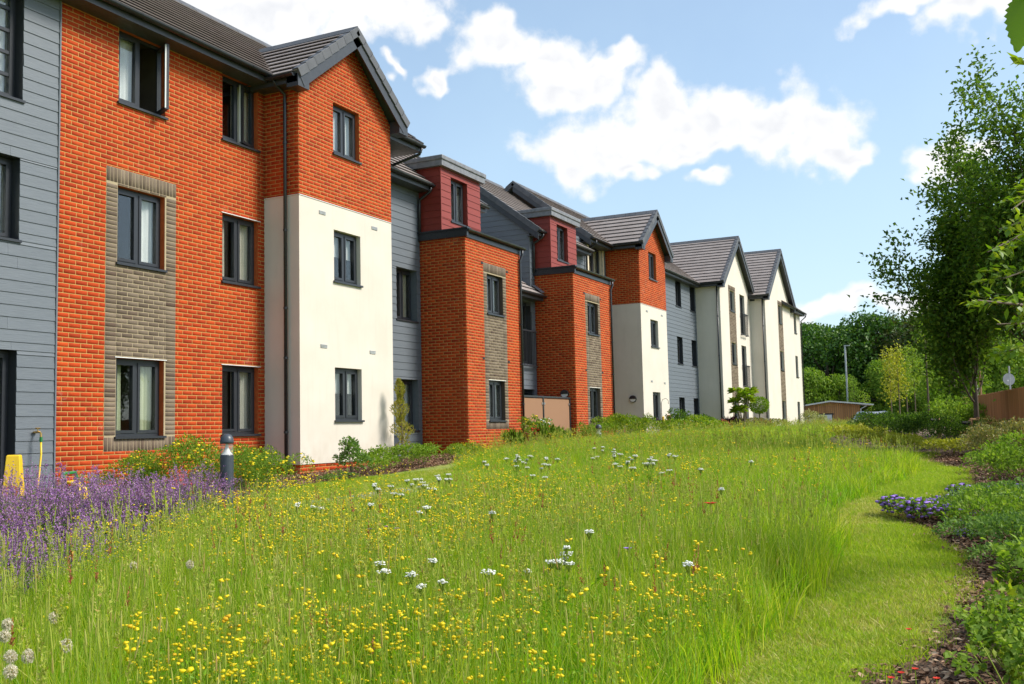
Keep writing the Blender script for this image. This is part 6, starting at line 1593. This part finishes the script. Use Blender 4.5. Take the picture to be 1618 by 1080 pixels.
# hanging trough and bird feeder by the second white block
p = at(1011, 668, 34.6); tr = empty('stone_trough', (p[0], p[1], float(ground_z(p[0])))); tag(tr, 'pale stone trough on a stand with dark trailing flowers by the white block', 'planter'); zz = 1.30 - float(ground_z(p[0]))
mb = MB(); mb.box(ID, -.16, .16, -.30, .30, zz - .06, zz + .13); mb.build('trough', M['grey_stone'], tr, bevel=.03); mb = MB(); mb.box(ID, -.08, .08, -.2, .2, -.1, zz - .061); mb.build('stand', M['grey_stone'], tr)
o = link('plants', shrub_mesh(.55, .30, 160, .09, 'leaf_darkred', 6, flowers=('white_petal', 14, .035), seed=77), tr); o.location = (-.02, -.25, zz - .02)
p = at(1046, 668, 34.2); g = float(ground_z(p[0])); bf = empty('bird_feeder', (p[0], p[1], g)); tag(bf, 'thin black bird feeder pole with crook arm and tray by the white block', 'bird feeder')
a = np.array([DM[0, 0], DM[1, 0], 0]); mb = MB(); mb.tube([(0, 0, -.2), (0, 0, 1.22)], .012, 6); mb.build('pole', M['plastic_black'], bf)
mb = MB(); mb.tube([tuple(a * x + [0, 0, z]) for x, z in ((0, 1.2), (.05, 1.32), (.16, 1.36), (.24, 1.28), (.24, 1.16))], .008, 6); mb.build('crook_arm', M['plastic_black'], bf)
mb = MB(); mb.lathe([(0, 0), (.10, .0), (.11, .03), (.095, .03), (0, .012)], tuple(a * .06 + [0, 0, .28]), 14); mb.build('tray', M['plastic_black'], bf)
mb = MB(); mb.lathe([(0, 0), (.035, 0), (.035, .2), (.045, .2), (0, .24)], tuple(a * .05 + [0, 0, .52]), 10); mb.build('feeder', M['yellow_plastic'], bf)
# yellow hazard cone, tap with hose, hose reel by the left door
def hazard():
    p = at(22, 740, 13.4); g = float(ground_z(p[0])); root = empty('hazard_sign', (p[0], p[1], g)); tag(root, 'tall yellow plastic hazard sign with round pictogram by the glazed door', 'safety sign'); root.rotation_euler.z = math.atan2(DM[1, 0], DM[0, 0]) + R(12)
    H_ = p[2] + .17 - g; mb = MB(); b = len(mb.v)
    for (w, d, z) in ((.165, .165, 0), (.16, .16, .04), (.135, .13, .045), (.082, .07, H_), (.07, .06, H_ + .012)): mb.v += [(-w, -d, z), (w, -d, z), (w, d, z), (-w, d, z)]
    for i in range(4):
        for k in range(4): j = (k + 1) % 4; mb.face(4 * i + k, 4 * i + j, 4 * i + 4 + j, 4 * i + 4 + k)
    mb.face(16, 17, 18, 19); mb.build('cone', M['yellow_plastic'], root, bevel=.008)
    zc = H_ * .42; yy = lambda z: -(.13 - .06 * (z - .045) / (H_ - .045)) - .004
    def ring(mb, r0, r1):
        n = 24; b = len(mb.v)
        for r in (r0, r1): mb.v += [(r * math.cos(2 * math.pi * i / n), yy(zc + r * math.sin(2 * math.pi * i / n)), zc + r * math.sin(2 * math.pi * i / n)) for i in range(n)]
        for i in range(n): j = (i + 1) % n; mb.face(b + i, b + j, b + n + j, b + n + i)
    part('pictogram_ring', M['red_plastic'], root, lambda mb: ring(mb, .062, .082))
    part('pictogram_figure', M['navy_print'], root, lambda mb: (mb.quad((-.035, yy(zc - .05), zc - .05), (.0, yy(zc - .05), zc - .05), (.03, yy(zc + .05), zc + .05), (-.005, yy(zc + .05), zc + .05)), mb.quad((-.055, yy(zc + .01) - .001, zc + .0), (.055, yy(zc) - .001, zc - .02), (.055, yy(zc) - .001, zc + .0), (-.055, yy(zc + .02) - .001, zc + .02))))
hazard()
tp = attach(part('garden_tap', M['brass'], None, lambda mb: (mb.tube([(10.08, 12.72, 1.42), (10.08, 12.60, 1.42), (10.08, 12.575, 1.40), (10.08, 12.57, 1.35)], .016, 8), mb.tube([(10.08, 12.64, 1.43), (10.08, 12.64, 1.475)], .008, 6), mb.tube([(10.04, 12.64, 1.478), (10.12, 12.64, 1.478)], .008, 6), mb.lathe([(0, -.004), (.04, -.004), (.04, .0), (0, 0)], (10.08, 12.70, 1.42), 10))))
part('hose_connector', M['green_plastic'], tp, lambda mb: mb.tube([(10.08, 12.57, 1.349), (10.08, 12.57, 1.28)], .022, 8))
rl = at(112, 762, 12.6); rl[2] = float(ground_z(rl[0]))
o = part('garden_hose', M['yellow_plastic'], None, lambda mb: mb.tube([(10.08, 12.57, 1.29), (10.07, 12.55, 1.1), (10.0, 12.5, .8), (9.93, 12.45, .55), (9.85, 12.2, .48), (rl[0] + .1, rl[1] + .3, rl[2] + .06), (rl[0], rl[1] + .1, rl[2] + .25)], .014, 8), smooth=True); tag(o, 'yellow hose hanging from the tap on the grey cladding', 'hose')
hr = empty('hose_reel', tuple(rl)); tag(hr, 'garden hose reel with green handle and yellow coil behind the catmint', 'hose reel'); hr.rotation_euler.z = R(25)
for s in (-.16, .16): part('side_frame', M['plastic_black'], hr, lambda mb: mb.tube([(s, -.2, 0), (s, 0, .52), (s, .2, 0)], .016, 7))
part('handle', M['green_plastic'], hr, lambda mb: mb.tube([(-.17, 0, .52), (-.17, .02, .60), (.17, .02, .60), (.17, 0, .52)], .02, 8))
for k in range(5): part('coil', M['yellow_plastic'], hr, lambda mb: mb.tube([(-.11 + k * .045 + .01 * math.sin(t), .17 * math.cos(t), .32 + .17 * math.sin(t)) for t in np.linspace(0, 2 * math.pi, 20)], .018, 7), smooth=True)
